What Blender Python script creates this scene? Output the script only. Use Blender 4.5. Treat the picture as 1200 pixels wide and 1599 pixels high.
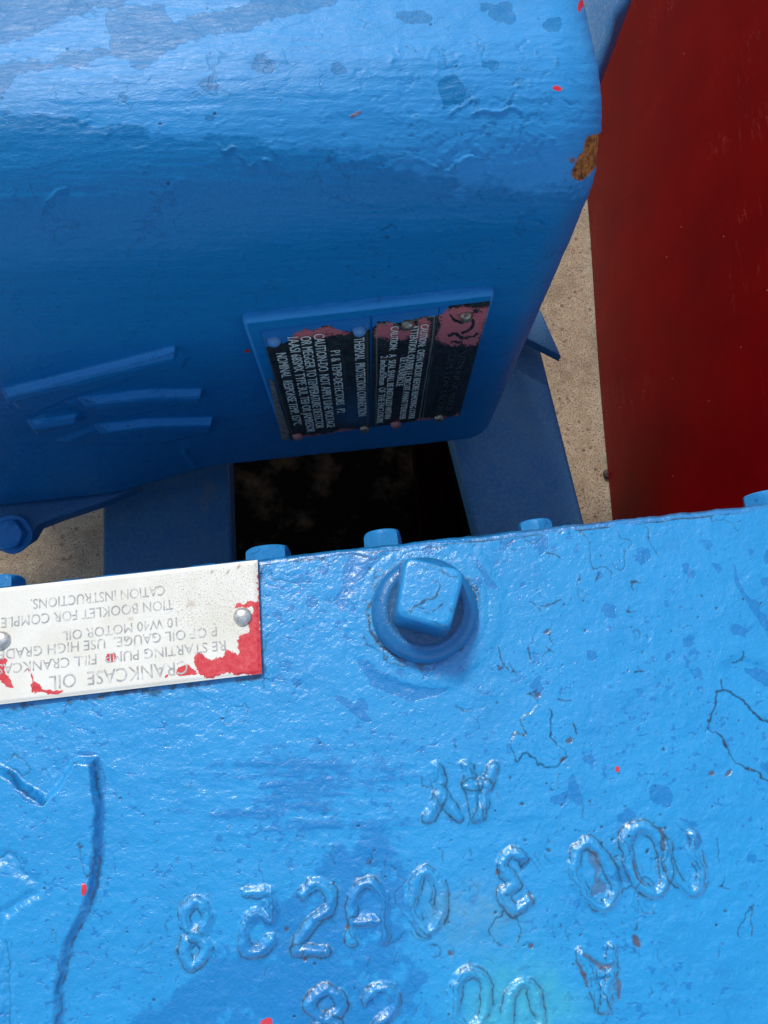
import bpy, math
import numpy as np
from mathutils import Matrix, Vector

for o in list(bpy.data.objects):
    bpy.data.objects.remove(o)
scene = bpy.context.scene
COL = scene.collection
rng = np.random.default_rng(7)

# ------------------------------------------------------------------ camera
# f = 1200 px on a 1200 px wide frame; straight down falls on pixel NAD
F = 1200.0
CX, CY = 600.0, 799.5
NAD = (574.0, 1105.0)
H = 0.35                                  # camera height over the cover (z = 0)


def ray_cam(px, py):
    return np.array([(px - CX), -(py - CY), -F]) / F


zc = -ray_cam(*NAD)
zc /= np.linalg.norm(zc)                  # world up, in camera axes
a = ray_cam(0, 915); b = ray_cam(1200, 785)
xc = b / -(b @ zc) - a / -(a @ zc)        # cover's far edge = world X
xc /= np.linalg.norm(xc)
yc = np.cross(zc, xc)
RW = np.array([xc, yc, zc])               # camera axes -> world axes
CPOS = np.array([0.0, 0.0, H])

cam_d = bpy.data.cameras.new('camera')
cam = bpy.data.objects.new('camera', cam_d)
COL.objects.link(cam)
scene.camera = cam
m = Matrix.Identity(4)
for i in range(3):
    for j in range(3):
        m[i][j] = RW[i][j]
m.translation = Vector(CPOS)
cam.matrix_world = m
cam_d.sensor_fit = 'HORIZONTAL'
cam_d.sensor_width = 36.0
cam_d.lens = 36.0 * F / 1200.0
cam_d.clip_start = 0.005
cam_d.clip_end = 500.0
scene.render.resolution_x = 768
scene.render.resolution_y = 1024


def P(px, py, z=0.0):
    """the point of the level plane z that lies on this sight line"""
    r = RW @ ray_cam(px, py)
    t = (z - CPOS[2]) / r[2]
    return CPOS + r * t


def PV(px, py, Y):
    """the point of the upright plane y = Y on this sight line"""
    r = RW @ ray_cam(px, py)
    t = (Y - CPOS[1]) / r[1]
    return CPOS + r * t


def proj(p):
    q = (np.asarray(p) - CPOS) @ RW       # = RW^T (p - c)
    d = np.minimum(q[..., 2], -1e-4)
    return CX + F * q[..., 0] / -d, CY - F * q[..., 1] / -d


# ------------------------------------------------------------------ light
SUN = np.array([-0.20, 0.60, 0.78]); SUN /= np.linalg.norm(SUN)
elev = math.asin(SUN[2]); azim = math.atan2(SUN[0], SUN[1])
world = bpy.data.worlds.new('World')
scene.world = world
world.use_nodes = True
nt = world.node_tree
nt.nodes.clear()


def N(nt, kind, ins=None, **props):
    n = nt.nodes.new(kind)
    for k, v in props.items():
        setattr(n, k, v)
    for k, v in (ins or {}).items():
        s = n.inputs[k]
        if isinstance(v, bpy.types.NodeSocket):
            nt.links.new(v, s)
        else:
            s.default_value = v
    return n


sky = N(nt, 'ShaderNodeTexSky', sky_type='NISHITA', sun_disc=False, sun_elevation=elev,
        sun_rotation=azim, air_density=1.0, dust_density=1.0, ozone_density=1.0)
tc = N(nt, 'ShaderNodeTexCoord')
mp = N(nt, 'ShaderNodeMapping', {'Vector': tc.outputs['Generated'], 'Location': (3.1, 1.4, 0.2), 'Scale': (1.0, 1.0, 2.2)})
cn = N(nt, 'ShaderNodeTexNoise', {'Vector': mp.outputs[0], 'Scale': 1.7, 'Detail': 7.0, 'Roughness': 0.55})
cr = N(nt, 'ShaderNodeMapRange', {'Value': cn.outputs['Fac'], 'From Min': 0.56, 'From Max': 0.68})
cl = N(nt, 'ShaderNodeMix', {'Factor': cr.outputs[0], 'A': sky.outputs[0], 'B': (13.0, 14.0, 15.5, 1)}, data_type='RGBA')
cl.inputs[6].default_value = (0, 0, 0, 1)
nt.links.new(sky.outputs[0], cl.inputs[6])
cl.inputs[7].default_value = (6.5, 8.8, 12.0, 1)
nt.links.new(cr.outputs[0], cl.inputs[0])
bg = N(nt, 'ShaderNodeBackground', {'Color': cl.outputs[2], 'Strength': 0.15})
wo = N(nt, 'ShaderNodeOutputWorld', {'Surface': bg.outputs[0]})

sun_d = bpy.data.lights.new('sun', 'SUN')
sun_d.energy = 2.1
sun_d.angle = math.radians(9.0)
sun_d.color = (1.0, 0.95, 0.88)
sun = bpy.data.objects.new('sun', sun_d)
COL.objects.link(sun)
sun.rotation_euler = Vector(SUN).to_track_quat('Z', 'Y').to_euler()
scene.view_settings.view_transform = 'Standard'
scene.view_settings.look = 'None'
scene.view_settings.exposure = 0.24
scene.view_settings.gamma = 1.0
scene.view_settings.use_curve_mapping = False

# ------------------------------------------------------------------ helpers
WPOS = {}


def wp(o):
    return WPOS.get(o.name, np.zeros(3)) if o else np.zeros(3)


def empty(name, loc, label, cat, group=None):
    o = bpy.data.objects.new(name, None)
    COL.objects.link(o)
    o.location = loc
    o.empty_display_size = 0.02
    o['label'] = label; o['category'] = cat
    if group:
        o['group'] = group
    WPOS[o.name] = np.array(loc, float)
    return o


def mk(name, verts, faces, mat, parent=None, smooth=True, label=None, kind=None, flip=False, angle=None):
    """verts in world metres -> one mesh object with its origin at its own centre"""
    verts = np.asarray(verts, float)
    c = (verts.min(0) + verts.max(0)) / 2
    me = bpy.data.meshes.new(name)
    loc = verts - c
    if isinstance(faces, np.ndarray):
        if flip:
            faces = faces[:, ::-1]
        nf = len(faces); k = faces.shape[1]
        me.vertices.add(len(loc)); me.vertices.foreach_set('co', loc.astype(np.float32).ravel())
        me.loops.add(nf * k); me.loops.foreach_set('vertex_index', faces.astype(np.int32).ravel())
        me.polygons.add(nf)
        me.polygons.foreach_set('loop_start', np.arange(nf, dtype=np.int32) * k)
        me.update(calc_edges=True)
    else:
        if flip:
            faces = [f[::-1] for f in faces]
        me.from_pydata([tuple(v) for v in loc], [], faces)
        me.update()
    if mat:
        me.materials.append(mat)
    if smooth:
        me.polygons.foreach_set('use_smooth', np.ones(len(me.polygons), bool))
        if angle:
            me.set_sharp_from_angle(angle=math.radians(angle))
    o = bpy.data.objects.new(name, me)
    COL.objects.link(o)
    if parent:
        o.parent = parent
    o.location = c - wp(parent)
    WPOS[o.name] = c
    if label:
        o['label'] = label
    if kind:
        o['kind'] = kind
    return o


def grid_faces(nu, nv, closed_u=False):
    i = np.arange(nu if closed_u else nu - 1)
    j = np.arange(nv - 1)
    I, J = np.meshgrid(i, j, indexing='ij')
    I = I.ravel(); J = J.ravel(); I2 = (I + 1) % nu
    return np.stack([I * nv + J, I2 * nv + J, I2 * nv + J + 1, I * nv + J + 1], 1)


def loft(rings, cap0=True, cap1=True):
    rings = [np.asarray(r, float) for r in rings]
    n = len(rings[0]); v = np.concatenate(rings); f = []
    for k in range(len(rings) - 1):
        for i in range(n):
            j = (i + 1) % n
            f.append((k * n + i, k * n + j, (k + 1) * n + j, (k + 1) * n + i))
    if cap0:
        f.append(tuple(range(n))[::-1])
    if cap1:
        f.append(tuple((len(rings) - 1) * n + i for i in range(n)))
    return v, f


def join(parts):
    V = []; Fc = []; o = 0
    for v, f in parts:
        V.append(np.asarray(v)); Fc += [tuple(i + o for i in q) for q in f]; o += len(v)
    return np.concatenate(V), Fc


def prism(poly, z0, z1, bev=0.0):
    """outline (list of xy) from z0 up to z1 with a small bevel on top"""
    p = np.array([(q[0], q[1]) for q in poly])
    area = 0.5 * np.sum(p[:, 0] * np.roll(p[:, 1], -1) - np.roll(p[:, 0], -1) * p[:, 1])
    if area < 0:
        p = p[::-1]

    def off(d):
        n = len(p); out = []
        for i in range(n):
            a = p[i] - p[i - 1]; b = p[(i + 1) % n] - p[i]
            a = a / np.linalg.norm(a); b = b / np.linalg.norm(b)
            na = np.array([-a[1], a[0]]); nb = np.array([-b[1], b[0]])
            s = na + nb; s /= max(1e-6, s @ na)
            out.append(p[i] + s * d)
        return np.array(out)

    def ring(d, z):
        q = off(d) if d else p
        return np.column_stack([q, np.full(len(q), z)])
    R = [ring(0, z0)]
    if bev:
        for k in range(5):
            t = k / 4 * math.pi / 2
            R.append(ring(bev * (1 - math.cos(t)), z1 - bev + bev * math.sin(t)))
    else:
        R.append(ring(0, z1))
    return loft(R)


def box(x0, x1, y0, y1, z0, z1, bev=0.0):
    return prism([(x0, y0), (x1, y0), (x1, y1), (x0, y1)], z0, z1, bev)


def frame(axis, up=(0, 0, 1)):
    a = np.array(axis, float); a /= np.linalg.norm(a)
    u = np.array(up, float)
    if abs(a @ u) > 0.95 * np.linalg.norm(u):
        u = np.array([0.3, 1.0, 0.1])
    x = np.cross(u, a); x /= np.linalg.norm(x)
    y = np.cross(a, x)
    return x, y, a


def revolve(profile, base, axis, n=28, sides=None, rot=0.0, wob=0.0):
    """profile = [(r, h)]; sides = 6 makes the radius hexagonal while the flag is set"""
    x, y, a_ = frame(axis)
    t = np.arange(n) / n * 2 * math.pi + rot
    R = []
    for pr in profile:
        r, h = pr[0], pr[1]
        hexed = pr[2] if len(pr) > 2 else 0.0
        rr = np.full(n, r, float)
        if hexed:
            s = int(sides or 6)
            ph = (t - rot) % (2 * math.pi / s) - math.pi / s
            hx = r * math.cos(math.pi / s) / np.cos(ph)
            rr = hexed * hx + (1 - hexed) * rr
        rr = rr * (1 + wob * np.sin(3 * t + h * 500) + wob * np.sin(5 * t + 1.7))
        R.append(np.array(base) + np.outer(rr * np.cos(t), x) + np.outer(rr * np.sin(t), y) + a_ * h)
    return loft(R)


def hexbolt(R, hh, base, axis, rot=0.0):
    """a washer and a chamfered six sided head, thickly painted"""
    w = revolve([(R * 1.22, 0), (R * 1.25, R * 0.06), (R * 1.2, R * 0.16), (R * 0.9, R * 0.18)], base, axis, n=36, wob=0.012)
    b0 = np.array(base) + np.array(axis) / np.linalg.norm(axis) * R * 0.15
    hd = revolve([(R, 0, .93), (R, hh * 0.75, .93), (R * 0.985, hh * 0.87, .8), (R * 0.93, hh * 0.95, .35), (R * 0.84, hh, 0.0),
                  (R * 0.4, hh * 1.015, 0.0), (R * 0.02, hh * 1.02)], b0, axis, n=48, rot=rot, wob=0.006)
    return w, hd


def rivet(center, normal, r, hgt):
    return revolve([(r * 1.0, -hgt * .2), (r, hgt * .12), (r * .93, hgt * .45), (r * .75, hgt * .75), (r * .45, hgt * .95), (r * .02, hgt)],
                   center, normal, n=20, wob=0.02)


# ------------------------------------------------------------------ stroke fields (paint wear, painted reflections and shade, cast relief)
OX, OY, FW, FH = -160, -160, 1520, 1960      # the patch of sight lines the fields cover


def upsample(g, h, w):
    gy = np.linspace(0, g.shape[0] - 1.001, h); gx = np.linspace(0, g.shape[1] - 1.001, w)
    iy = gy.astype(int); ix = gx.astype(int)
    fy = (gy - iy)[:, None]; fx = (gx - ix)[None]
    fy = fy * fy * (3 - 2 * fy); fx = fx * fx * (3 - 2 * fx)
    a = g[np.ix_(iy, ix)]; b = g[np.ix_(iy, ix + 1)]; c = g[np.ix_(iy + 1, ix)]; d = g[np.ix_(iy + 1, ix + 1)]
    return (a * (1 - fx) + b * fx) * (1 - fy) + (c * (1 - fx) + d * fx) * fy


def fbm(sx, sy, oct_=4, seed=0, gain=0.55):
    r = np.random.default_rng(seed)
    out = np.zeros((FH, FW)); amp = 1.0; tot = 0
    for k in range(oct_):
        gh = max(3, int(FH / sy * 2 ** k) + 2); gw = max(3, int(FW / sx * 2 ** k) + 2)
        if gh > FH or gw > FW:
            break
        out += amp * upsample(r.uniform(-1, 1, (gh, gw)), FH, FW); tot += amp; amp *= gain
    return out / tot * 1.6


WX = fbm(26, 26, 4, 11) * 5.0                 # shared wobble of outlines
WY = fbm(26, 26, 4, 12) * 5.0
NS = fbm(9, 9, 3, 13)
NM = fbm(40, 40, 5, 14)
GX, GY = np.meshgrid(np.arange(FW) + OX, np.arange(FH) + OY)


def sstep(a, b, x):
    t = np.clip((x - a) / (b - a), 0, 1)
    return t * t * (3 - 2 * t)


class Field:
    def __init__(s):
        s.a = {}

    def get(s, k):
        if k not in s.a:
            s.a[k] = np.zeros((FH, FW), np.float32)
        return s.a[k]

    @staticmethod
    def smooth(pts, closed=False, n=6):
        p = np.array(pts, float)
        if len(p) < 3:
            return p
        m = len(p); out = []
        rngi = range(m) if closed else range(m - 1)
        for i in rngi:
            if closed:
                a, b, c, d = p[i - 1], p[i], p[(i + 1) % m], p[(i + 2) % m]
            else:
                a, b, c, d = p[max(i - 1, 0)], p[i], p[i + 1], p[min(i + 2, m - 1)]
            for k in range(n):
                t = k / n
                out.append(.5 * ((2 * b) + (-a + c) * t + (2 * a - 5 * b + 4 * c - d) * t * t + (-a + 3 * b - 3 * c + d) * t ** 3))
        if not closed:
            out.append(p[-1])
        else:
            out.append(out[0])
        return np.array(out)

    def dist(s, pts, pad, wob=1.0):
        p = np.array(pts, float)
        x0 = int(max(p[:, 0].min() - pad - 10 - OX, 0)); x1 = int(min(p[:, 0].max() + pad + 10 - OX, FW))
        y0 = int(max(p[:, 1].min() - pad - 10 - OY, 0)); y1 = int(min(p[:, 1].max() + pad + 10 - OY, FH))
        if x1 <= x0 or y1 <= y0:
            return None
        sl = (slice(y0, y1), slice(x0, x1))
        X = GX[sl] + wob * WX[sl]; Y = GY[sl] + wob * WY[sl]
        D = np.full(X.shape, 1e9); T = np.zeros(X.shape)
        n = len(p) - 1
        for i in range(n):
            a = p[i]; b = p[i + 1]; ab = b - a; L = ab @ ab
            if L < 1e-9:
                continue
            t = np.clip(((X - a[0]) * ab[0] + (Y - a[1]) * ab[1]) / L, 0, 1)
            d = (X - a[0] - t * ab[0]) ** 2 + (Y - a[1] - t * ab[1]) ** 2
            mk_ = d < D
            D[mk_] = d[mk_]; T[mk_] = ((i + t) / n)[mk_]
        return sl, np.sqrt(D), T, X, Y

    def line(s, key, pts, w, val=1.0, mode='max', soft=1.0, wob=1.0, taper=0.0, closed=False, smooth=True, breaks=0.0):
        q = s.smooth(pts, closed) if smooth else np.array(pts, float)
        r = s.dist(q, w + soft + 4, wob)
        if r is None:
            return
        sl, D, T, X, Y = r
        ww = w * (1 - taper * np.abs(2 * T - 1)) * (1 + .25 * NS[sl])
        v = val * (1 - sstep(ww - soft, ww + soft, D))
        if breaks:
            v = v * sstep(breaks - .5, breaks - .1, NM[sl] + .5 * NS[sl])
        f = s.get(key)
        if mode == 'max':
            f[sl] = np.maximum(f[sl], v)
        else:
            f[sl] += v

    @staticmethod
    def inside(q, X, Y):
        c = np.zeros(X.shape, bool)
        n = len(q) - 1
        for i in range(n):
            x1, y1 = q[i]; x2, y2 = q[i + 1]
            if y1 == y2:
                continue
            k = (Y > y1) != (Y > y2)
            c ^= k & (X < (x2 - x1) * (Y - y1) / (y2 - y1) + x1)
        return c

    def poly(s, key, pts, val=1.0, soft=2.0, mode='max', wob=1.0, smooth=True, rag=0.0):
        """filled shape; rag frays its outline"""
        q = s.smooth(pts, True) if smooth else np.array(list(pts) + [pts[0]], float)
        r = s.dist(q, soft + rag + 6, wob)
        if r is None:
            return
        sl, D, T, X, Y = r
        sd = np.where(s.inside(q, X, Y), D, -D) + rag * (NM[sl] + .6 * NS[sl])
        v = val * sstep(-soft, soft, sd)
        f = s.get(key)
        if mode == 'max':
            f[sl] = np.maximum(f[sl], v)
        elif mode == 'min':
            f[sl] = np.minimum(f[sl], v)
        else:
            f[sl] += v

    def flake(s, pts, depth=0.00012, line=0.8, w=0.9, worn=0.0, breaks=0.1, closed=True, wob=1.6):
        """a chip with a dark rim where the top coat has let go"""
        if closed:
            s.poly('h', pts, -depth, 1.2, 'add', wob)
            if worn:
                s.poly('worn', pts, worn, 2, 'max', wob)
        s.line('grime', pts, w, line, 'max', 0.9, wob, closed=closed, breaks=breaks)

    def sample(s, key, px, py):
        f = s.get(key)
        x = np.clip(px - OX, 0, FW - 1.01); y = np.clip(py - OY, 0, FH - 1.01)
        ix = x.astype(int); iy = y.astype(int); fx = x - ix; fy = y - iy
        return (f[iy, ix] * (1 - fx) + f[iy, ix + 1] * fx) * (1 - fy) + (f[iy + 1, ix] * (1 - fx) + f[iy + 1, ix + 1] * fx) * fy


def ell(cx, cy, rx, ry, rot=0.0, n=12, jit=0.0, seed=0):
    r = np.random.default_rng(seed)
    t = np.arange(n) / n * 2 * math.pi
    k = 1 + jit * r.uniform(-1, 1, n)
    x = rx * np.cos(t) * k; y = ry * np.sin(t) * k
    c, s_ = math.cos(rot), math.sin(rot)
    return np.column_stack([cx + x * c - y * s_, cy + x * s_ + y * c])


def set_attr(o, name, vals):
    at = o.data.attributes.new(name, 'FLOAT', 'POINT')
    at.data.foreach_set('value', np.asarray(vals, np.float32))


# ------------------------------------------------------------------ materials
def new_mat(name):
    mt = bpy.data.materials.new(name)
    mt.use_nodes = True
    t = mt.node_tree
    t.nodes.clear()
    return mt, t


def mixc(t, fac, A, B):
    n = t.nodes.new('ShaderNodeMix'); n.data_type = 'RGBA'
    for idx, v in ((0, fac), (6, A), (7, B)):
        if isinstance(v, bpy.types.NodeSocket):
            t.links.new(v, n.inputs[idx])
        else:
            n.inputs[idx].default_value = v if idx == 0 else (*v, 1)
    return n.outputs[2]


def math_(t, op, A, B=0.0, clamp=False):
    n = t.nodes.new('ShaderNodeMath'); n.operation = op; n.use_clamp = clamp
    for i, v in ((0, A), (1, B)):
        if isinstance(v, bpy.types.NodeSocket):
            t.links.new(v, n.inputs[i])
        else:
            n.inputs[i].default_value = v
    return n.outputs[0]


def noise(t, vec, scale, detail=4.0, rough=0.55, dist=0.0):
    n = N(t, 'ShaderNodeTexNoise', {'Vector': vec, 'Scale': scale, 'Detail': detail, 'Roughness': rough, 'Distortion': dist})
    return n.outputs['Fac']


def rmap(t, v, a, b, c=0.0, d=1.0):
    return N(t, 'ShaderNodeMapRange', {'Value': v, 'From Min': a, 'From Max': b, 'To Min': c, 'To Max': d}).outputs[0]


def attr(t, name):
    return N(t, 'ShaderNodeAttribute', attribute_name=name).outputs['Fac']


def pos(t, scale=(1, 1, 1), rot=(0, 0, 0)):
    g = N(t, 'ShaderNodeNewGeometry')
    return N(t, 'ShaderNodeMapping', {'Vector': g.outputs['Position'], 'Scale': scale, 'Rotation': rot}).outputs[0]


def paint(name, light, deep, spots=0.5, gloss=0.28, bumpy=1.0, attrs=True, cracks=0.0, stretch=(1, 1, 1), rot=(0, 0, 0), coat=0.5, base_worn=0.0, ior=1.5, spec=.35, dirt=False, coatior=1.5, coatr=.14, ripple=0.0, rustc=((.36, .11, .03), (.05, .016, .008))):
    mt, t = new_mat(name)
    v = pos(t); vs = pos(t, stretch, rot)
    big = noise(t, vs, 28, 5, .6)
    mid = noise(t, vs, 170, 5, .62, .6)
    fine = noise(t, v, 900, 3, .6)
    # patches where the weathered chalky skin has rubbed off
    w = rmap(t, math_(t, 'ADD', math_(t, 'MULTIPLY', mid, .6), math_(t, 'ADD', math_(t, 'MULTIPLY', big, .40), math_(t, 'MULTIPLY', fine, .22))), .70, .75)
    w = math_(t, 'MULTIPLY', w, spots)
    if attrs:
        wa = math_(t, 'SUBTRACT', math_(t, 'ADD', attr(t, 'worn'), math_(t, 'MULTIPLY', mid, 1.1)), .55)  # this mask holds real wear and painted reflections and shade
        wa = math_(t, 'MULTIPLY', rmap(t, wa, .35, .55), rmap(t, attr(t, 'worn'), 0.02, .5))
        w = math_(t, 'MAXIMUM', w, wa)
    if base_worn:
        w = math_(t, 'MAXIMUM', w, base_worn)
    col = mixc(t, w, light, deep)
    tint = tuple(min(1, c * 1.12 + .01) for c in light)
    col = mixc(t, math_(t, 'MULTIPLY', rmap(t, fine, .35, .7), .20), col, tint)
    dull = tuple(c * .80 for c in deep)
    col = mixc(t, math_(t, 'MULTIPLY', rmap(t, big, .45, .75), .22), col, dull)
    # pin holes
    vo = N(t, 'ShaderNodeTexVoronoi', {'Vector': v, 'Scale': 95.0, 'Randomness': 1.0})
    pin = math_(t, 'MULTIPLY', rmap(t, vo.outputs['Distance'], .045, .075, 1, 0), rmap(t, N(t, 'ShaderNodeSeparateColor', {'Color': vo.outputs['Color']}).outputs[0], .55, .6))
    col = mixc(t, math_(t, 'MULTIPLY', pin, .75), col, (.006, .03, .07))
    height = math_(t, 'ADD', math_(t, 'MULTIPLY', mid, .5), math_(t, 'MULTIPLY', fine, .22))
    height = math_(t, 'ADD', height, math_(t, 'MULTIPLY', w, -.12))
    lumps = noise(t, vs, 420, 4, .65, .8)
    height = math_(t, 'ADD', height, math_(t, 'MULTIPLY', rmap(t, lumps, .42, .66), .17))
    height = math_(t, 'ADD', height, math_(t, 'MULTIPLY', pin, -.3))
    if cracks:
        wv = N(t, 'ShaderNodeVectorMath', {0: v}, operation='ADD')
        nz = N(t, 'ShaderNodeTexNoise', {'Vector': v, 'Scale': 120.0, 'Detail': 4.0})
        sc = N(t, 'ShaderNodeVectorMath', {0: nz.outputs['Color']}, operation='SCALE'); sc.inputs['Scale'].default_value = .016
        t.links.new(sc.outputs[0], wv.inputs[1])
        ve = N(t, 'ShaderNodeTexVoronoi', {'Vector': wv.outputs[0], 'Scale': 55.0}, feature='DISTANCE_TO_EDGE')
        ck = rmap(t, ve.outputs['Distance'], .008, .028, 1, 0)
        ck = math_(t, 'MULTIPLY', ck, rmap(t, noise(t, v, 45, 4, .65), .53, .58))
        col = mixc(t, math_(t, 'MULTIPLY', ck, .55 * cracks), col, (.004, .035, .09))
        height = math_(t, 'ADD', height, math_(t, 'MULTIPLY', ck, -.45 * cracks))
    if attrs:
        st = attr(t, 'stain')
        col = mixc(t, math_(t, 'MULTIPLY', st, rmap(t, mid, .3, .65, .55, 1)), col, (.07, .50, .50))
        col = mixc(t, math_(t, 'MULTIPLY', attr(t, 'tan'), rmap(t, mid, .35, .65, .3, .9)), col, (.16, .36, .42))
        if dirt:
            col = mixc(t, attr(t, 'dirt'), col, (.035, .17, .28))
        g = attr(t, 'grime')
        col = mixc(t, g, col, (.007, .03, .055))
        rr = attr(t, 'rust')
        rc = mixc(t, rmap(t, noise(t, v, 420, 5, .7), .4, .62), *rustc)
        col = mixc(t, rr, col, rc)
        col = mixc(t, rmap(t, attr(t, 'red'), .4, .6), col, (.72, .03, .045))
        height = math_(t, 'ADD', height, math_(t, 'MULTIPLY', rr, -.8))
        rgh = math_(t, 'ADD', gloss, math_(t, 'MULTIPLY', rr, .5))
    else:
        rgh = gloss
    rgh = math_(t, 'ADD', rgh, math_(t, 'MULTIPLY', rmap(t, mid, .35, .7), .14))
    if ripple:
        height = math_(t, 'ADD', height, math_(t, 'MULTIPLY', noise(t, vs, 95, 3, .5, 1.0), ripple))
    bp = N(t, 'ShaderNodeBump', {'Height': height, 'Strength': 0.55 * bumpy, 'Distance': 0.0008})
    bs = N(t, 'ShaderNodeBsdfPrincipled', {'Base Color': col, 'Roughness': rgh, 'Normal': bp.outputs[0], 'Coat Weight': coat, 'Coat Roughness': coatr, 'Coat IOR': coatior, 'IOR': ior, 'Specular IOR Level': spec})
    t.links.new(bp.outputs[0], bs.inputs['Coat Normal'])
    N(t, 'ShaderNodeOutputMaterial', {'Surface': bs.outputs[0]})
    return mt


def simple(name, c1, c2, scale=300, *a, spec=.5, **k):
    m_ = simple_(name, c1, c2, scale, *a, **k)
    for n in m_.node_tree.nodes:
        if n.type == 'BSDF_PRINCIPLED':
            n.inputs['Specular IOR Level'].default_value = spec
    return m_


def simple_(name, c1, c2, scale=300, rough=.5, metal=0.0, bump=.3, dist=.0004, lo=.4, hi=.6, coat=0.0, detail=5):
    mt, t = new_mat(name)
    v = pos(t)
    n = noise(t, v, scale, detail, .62)
    col = mixc(t, rmap(t, n, lo, hi), c1, c2)
    bp = N(t, 'ShaderNodeBump', {'Height': n, 'Strength': bump, 'Distance': dist})
    bs = N(t, 'ShaderNodeBsdfPrincipled', {'Base Color': col, 'Roughness': rough, 'Metallic': metal, 'Normal': bp.outputs[0], 'Coat Weight': coat})
    N(t, 'ShaderNodeOutputMaterial', {'Surface': bs.outputs[0]})
    return mt


LIGHT = (.012, .310, .640); DEEP = (.002, .205, .505)
M_cover = paint('weathered_blue_paint', LIGHT, DEEP, dirt=True, spots=.35, gloss=.38, bumpy=1.0, cracks=.0, coat=.75, coatior=1.7, coatr=.21, spec=.4, ripple=1.2, rustc=((.13, .06, .03), (.03, .015, .01)))
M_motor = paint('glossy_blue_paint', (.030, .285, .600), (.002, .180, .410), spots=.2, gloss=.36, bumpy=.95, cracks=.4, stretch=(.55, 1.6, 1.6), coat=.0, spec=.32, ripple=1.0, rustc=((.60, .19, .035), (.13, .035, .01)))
M_part = paint('blue_fitting_paint', (.020, .25, .56), (.008, .15, .40), spots=.5, gloss=.35, attrs=False, cracks=.7, coat=.1, spec=.4)
mt, t = new_mat('dusty_blue_paint')
v = pos(t)
n1 = noise(t, v, 22, 6, .65); n2 = noise(t, v, 330, 5, .7); n3 = noise(t, v, 900, 3, .6)
col = mixc(t, rmap(t, n1, .35, .65), (.012, .125, .30), (.045, .155, .29))
col = mixc(t, math_(t, 'MULTIPLY', rmap(t, n2, .48, .68), .55), col, (.11, .20, .30))
col = mixc(t, math_(t, 'MULTIPLY', rmap(t, n3, .58, .66), .5), col, (.008, .04, .09))
col = mixc(t, rmap(t, noise(t, v, 12, 5, .6), .60, .68), col, (.15, .17, .15))
bp = N(t, 'ShaderNodeBump', {'Height': math_(t, 'ADD', n2, math_(t, 'MULTIPLY', n3, .4)), 'Strength': .6, 'Distance': .0009})
bs = N(t, 'ShaderNodeBsdfPrincipled', {'Base Color': col, 'Roughness': .45, 'Normal': bp.outputs[0], 'Specular IOR Level': .4})
N(t, 'ShaderNodeOutputMaterial', {'Surface': bs.outputs[0]})
M_frame = mt

mt, t = new_mat('red_guard_paint')
v = pos(t)
n1 = noise(t, v, 14, 5, .6); n2 = noise(t, v, 500, 3, .6)
col = mixc(t, rmap(t, n1, .35, .7), (.155, .0005, .0012), (.115, .0004, .0014))
vo = N(t, 'ShaderNodeTexVoronoi', {'Vector': v, 'Scale': 70.0})
sp = math_(t, 'MULTIPLY', rmap(t, vo.outputs['Distance'], .03, .06, 1, 0), rmap(t, N(t, 'ShaderNodeSeparateColor', {'Color': vo.outputs['Color']}).outputs[1], .8, .84))
col = mixc(t, math_(t, 'MULTIPLY', sp, .6), col, (.45, .25, .2))
wv = pos(t, (9, 9, 60), (.4, 0.1, .9))
sc = noise(t, wv, 1.6, 6, .6)
scr = math_(t, 'MULTIPLY', rmap(t, math_(t, 'ABSOLUTE', math_(t, 'SUBTRACT', sc, .5)), .001, .004, 1, 0), rmap(t, noise(t, v, 9, 2), .56, .64))
col = mixc(t, math_(t, 'MULTIPLY', scr, .55), col, (.40, .10, .08))
bp = N(t, 'ShaderNodeBump', {'Height': math_(t, 'ADD', math_(t, 'MULTIPLY', n2, .15), math_(t, 'MULTIPLY', sp, .3)), 'Strength': .25, 'Distance': .0004})
bs = N(t, 'ShaderNodeBsdfPrincipled', {'Base Color': col, 'Roughness': rmap(t, n2, .3, .7, .32, .42), 'Normal': bp.outputs[0], 'Specular IOR Level': .05})
N(t, 'ShaderNodeOutputMaterial', {'Surface': bs.outputs[0]})
M_red = mt

mt, t = new_mat('worn_concrete')
v = pos(t)
n1 = noise(t, v, 30, 6, .65); n2 = noise(t, v, 170, 6, .75); n3 = noise(t, v, 520, 4, .65)
col = mixc(t, rmap(t, n1, .35, .65), (.36, .265, .165), (.28, .20, .125))
col = mixc(t, math_(t, 'MULTIPLY', rmap(t, n2, .42, .6), .75), col, (.46, .36, .245))
vo = N(t, 'ShaderNodeTexVoronoi', {'Vector': v, 'Scale': 130.0, 'Randomness': 1.0})
gr = math_(t, 'MULTIPLY', rmap(t, vo.outputs['Distance'], .20, .34, 1, 0), rmap(t, N(t, 'ShaderNodeSeparateColor', {'Color': vo.outputs['Color']}).outputs[0], .45, .5))
stn = rmap(t, noise(t, v, 16, 5, .65), .50, .62)
col = mixc(t, math_(t, 'MULTIPLY', stn, .45), col, (.15, .105, .065))
gc = mixc(t, N(t, 'ShaderNodeSeparateColor', {'Color': vo.outputs['Color']}).outputs[1], (.16, .10, .065), (.36, .24, .15))
col = mixc(t, gr, col, gc)
pit = math_(t, 'MULTIPLY', rmap(t, n3, .55, .62), rmap(t, n2, .40, .50))
col = mixc(t, math_(t, 'MULTIPLY', pit, .8), col, (.10, .07, .045))
hh = math_(t, 'ADD', math_(t, 'MULTIPLY', n2, .6), math_(t, 'MULTIPLY', pit, -.5))
hh = math_(t, 'ADD', hh, math_(t, 'MULTIPLY', gr, .2))
bp = N(t, 'ShaderNodeBump', {'Height': hh, 'Strength': .7, 'Distance': .0015})
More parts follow.
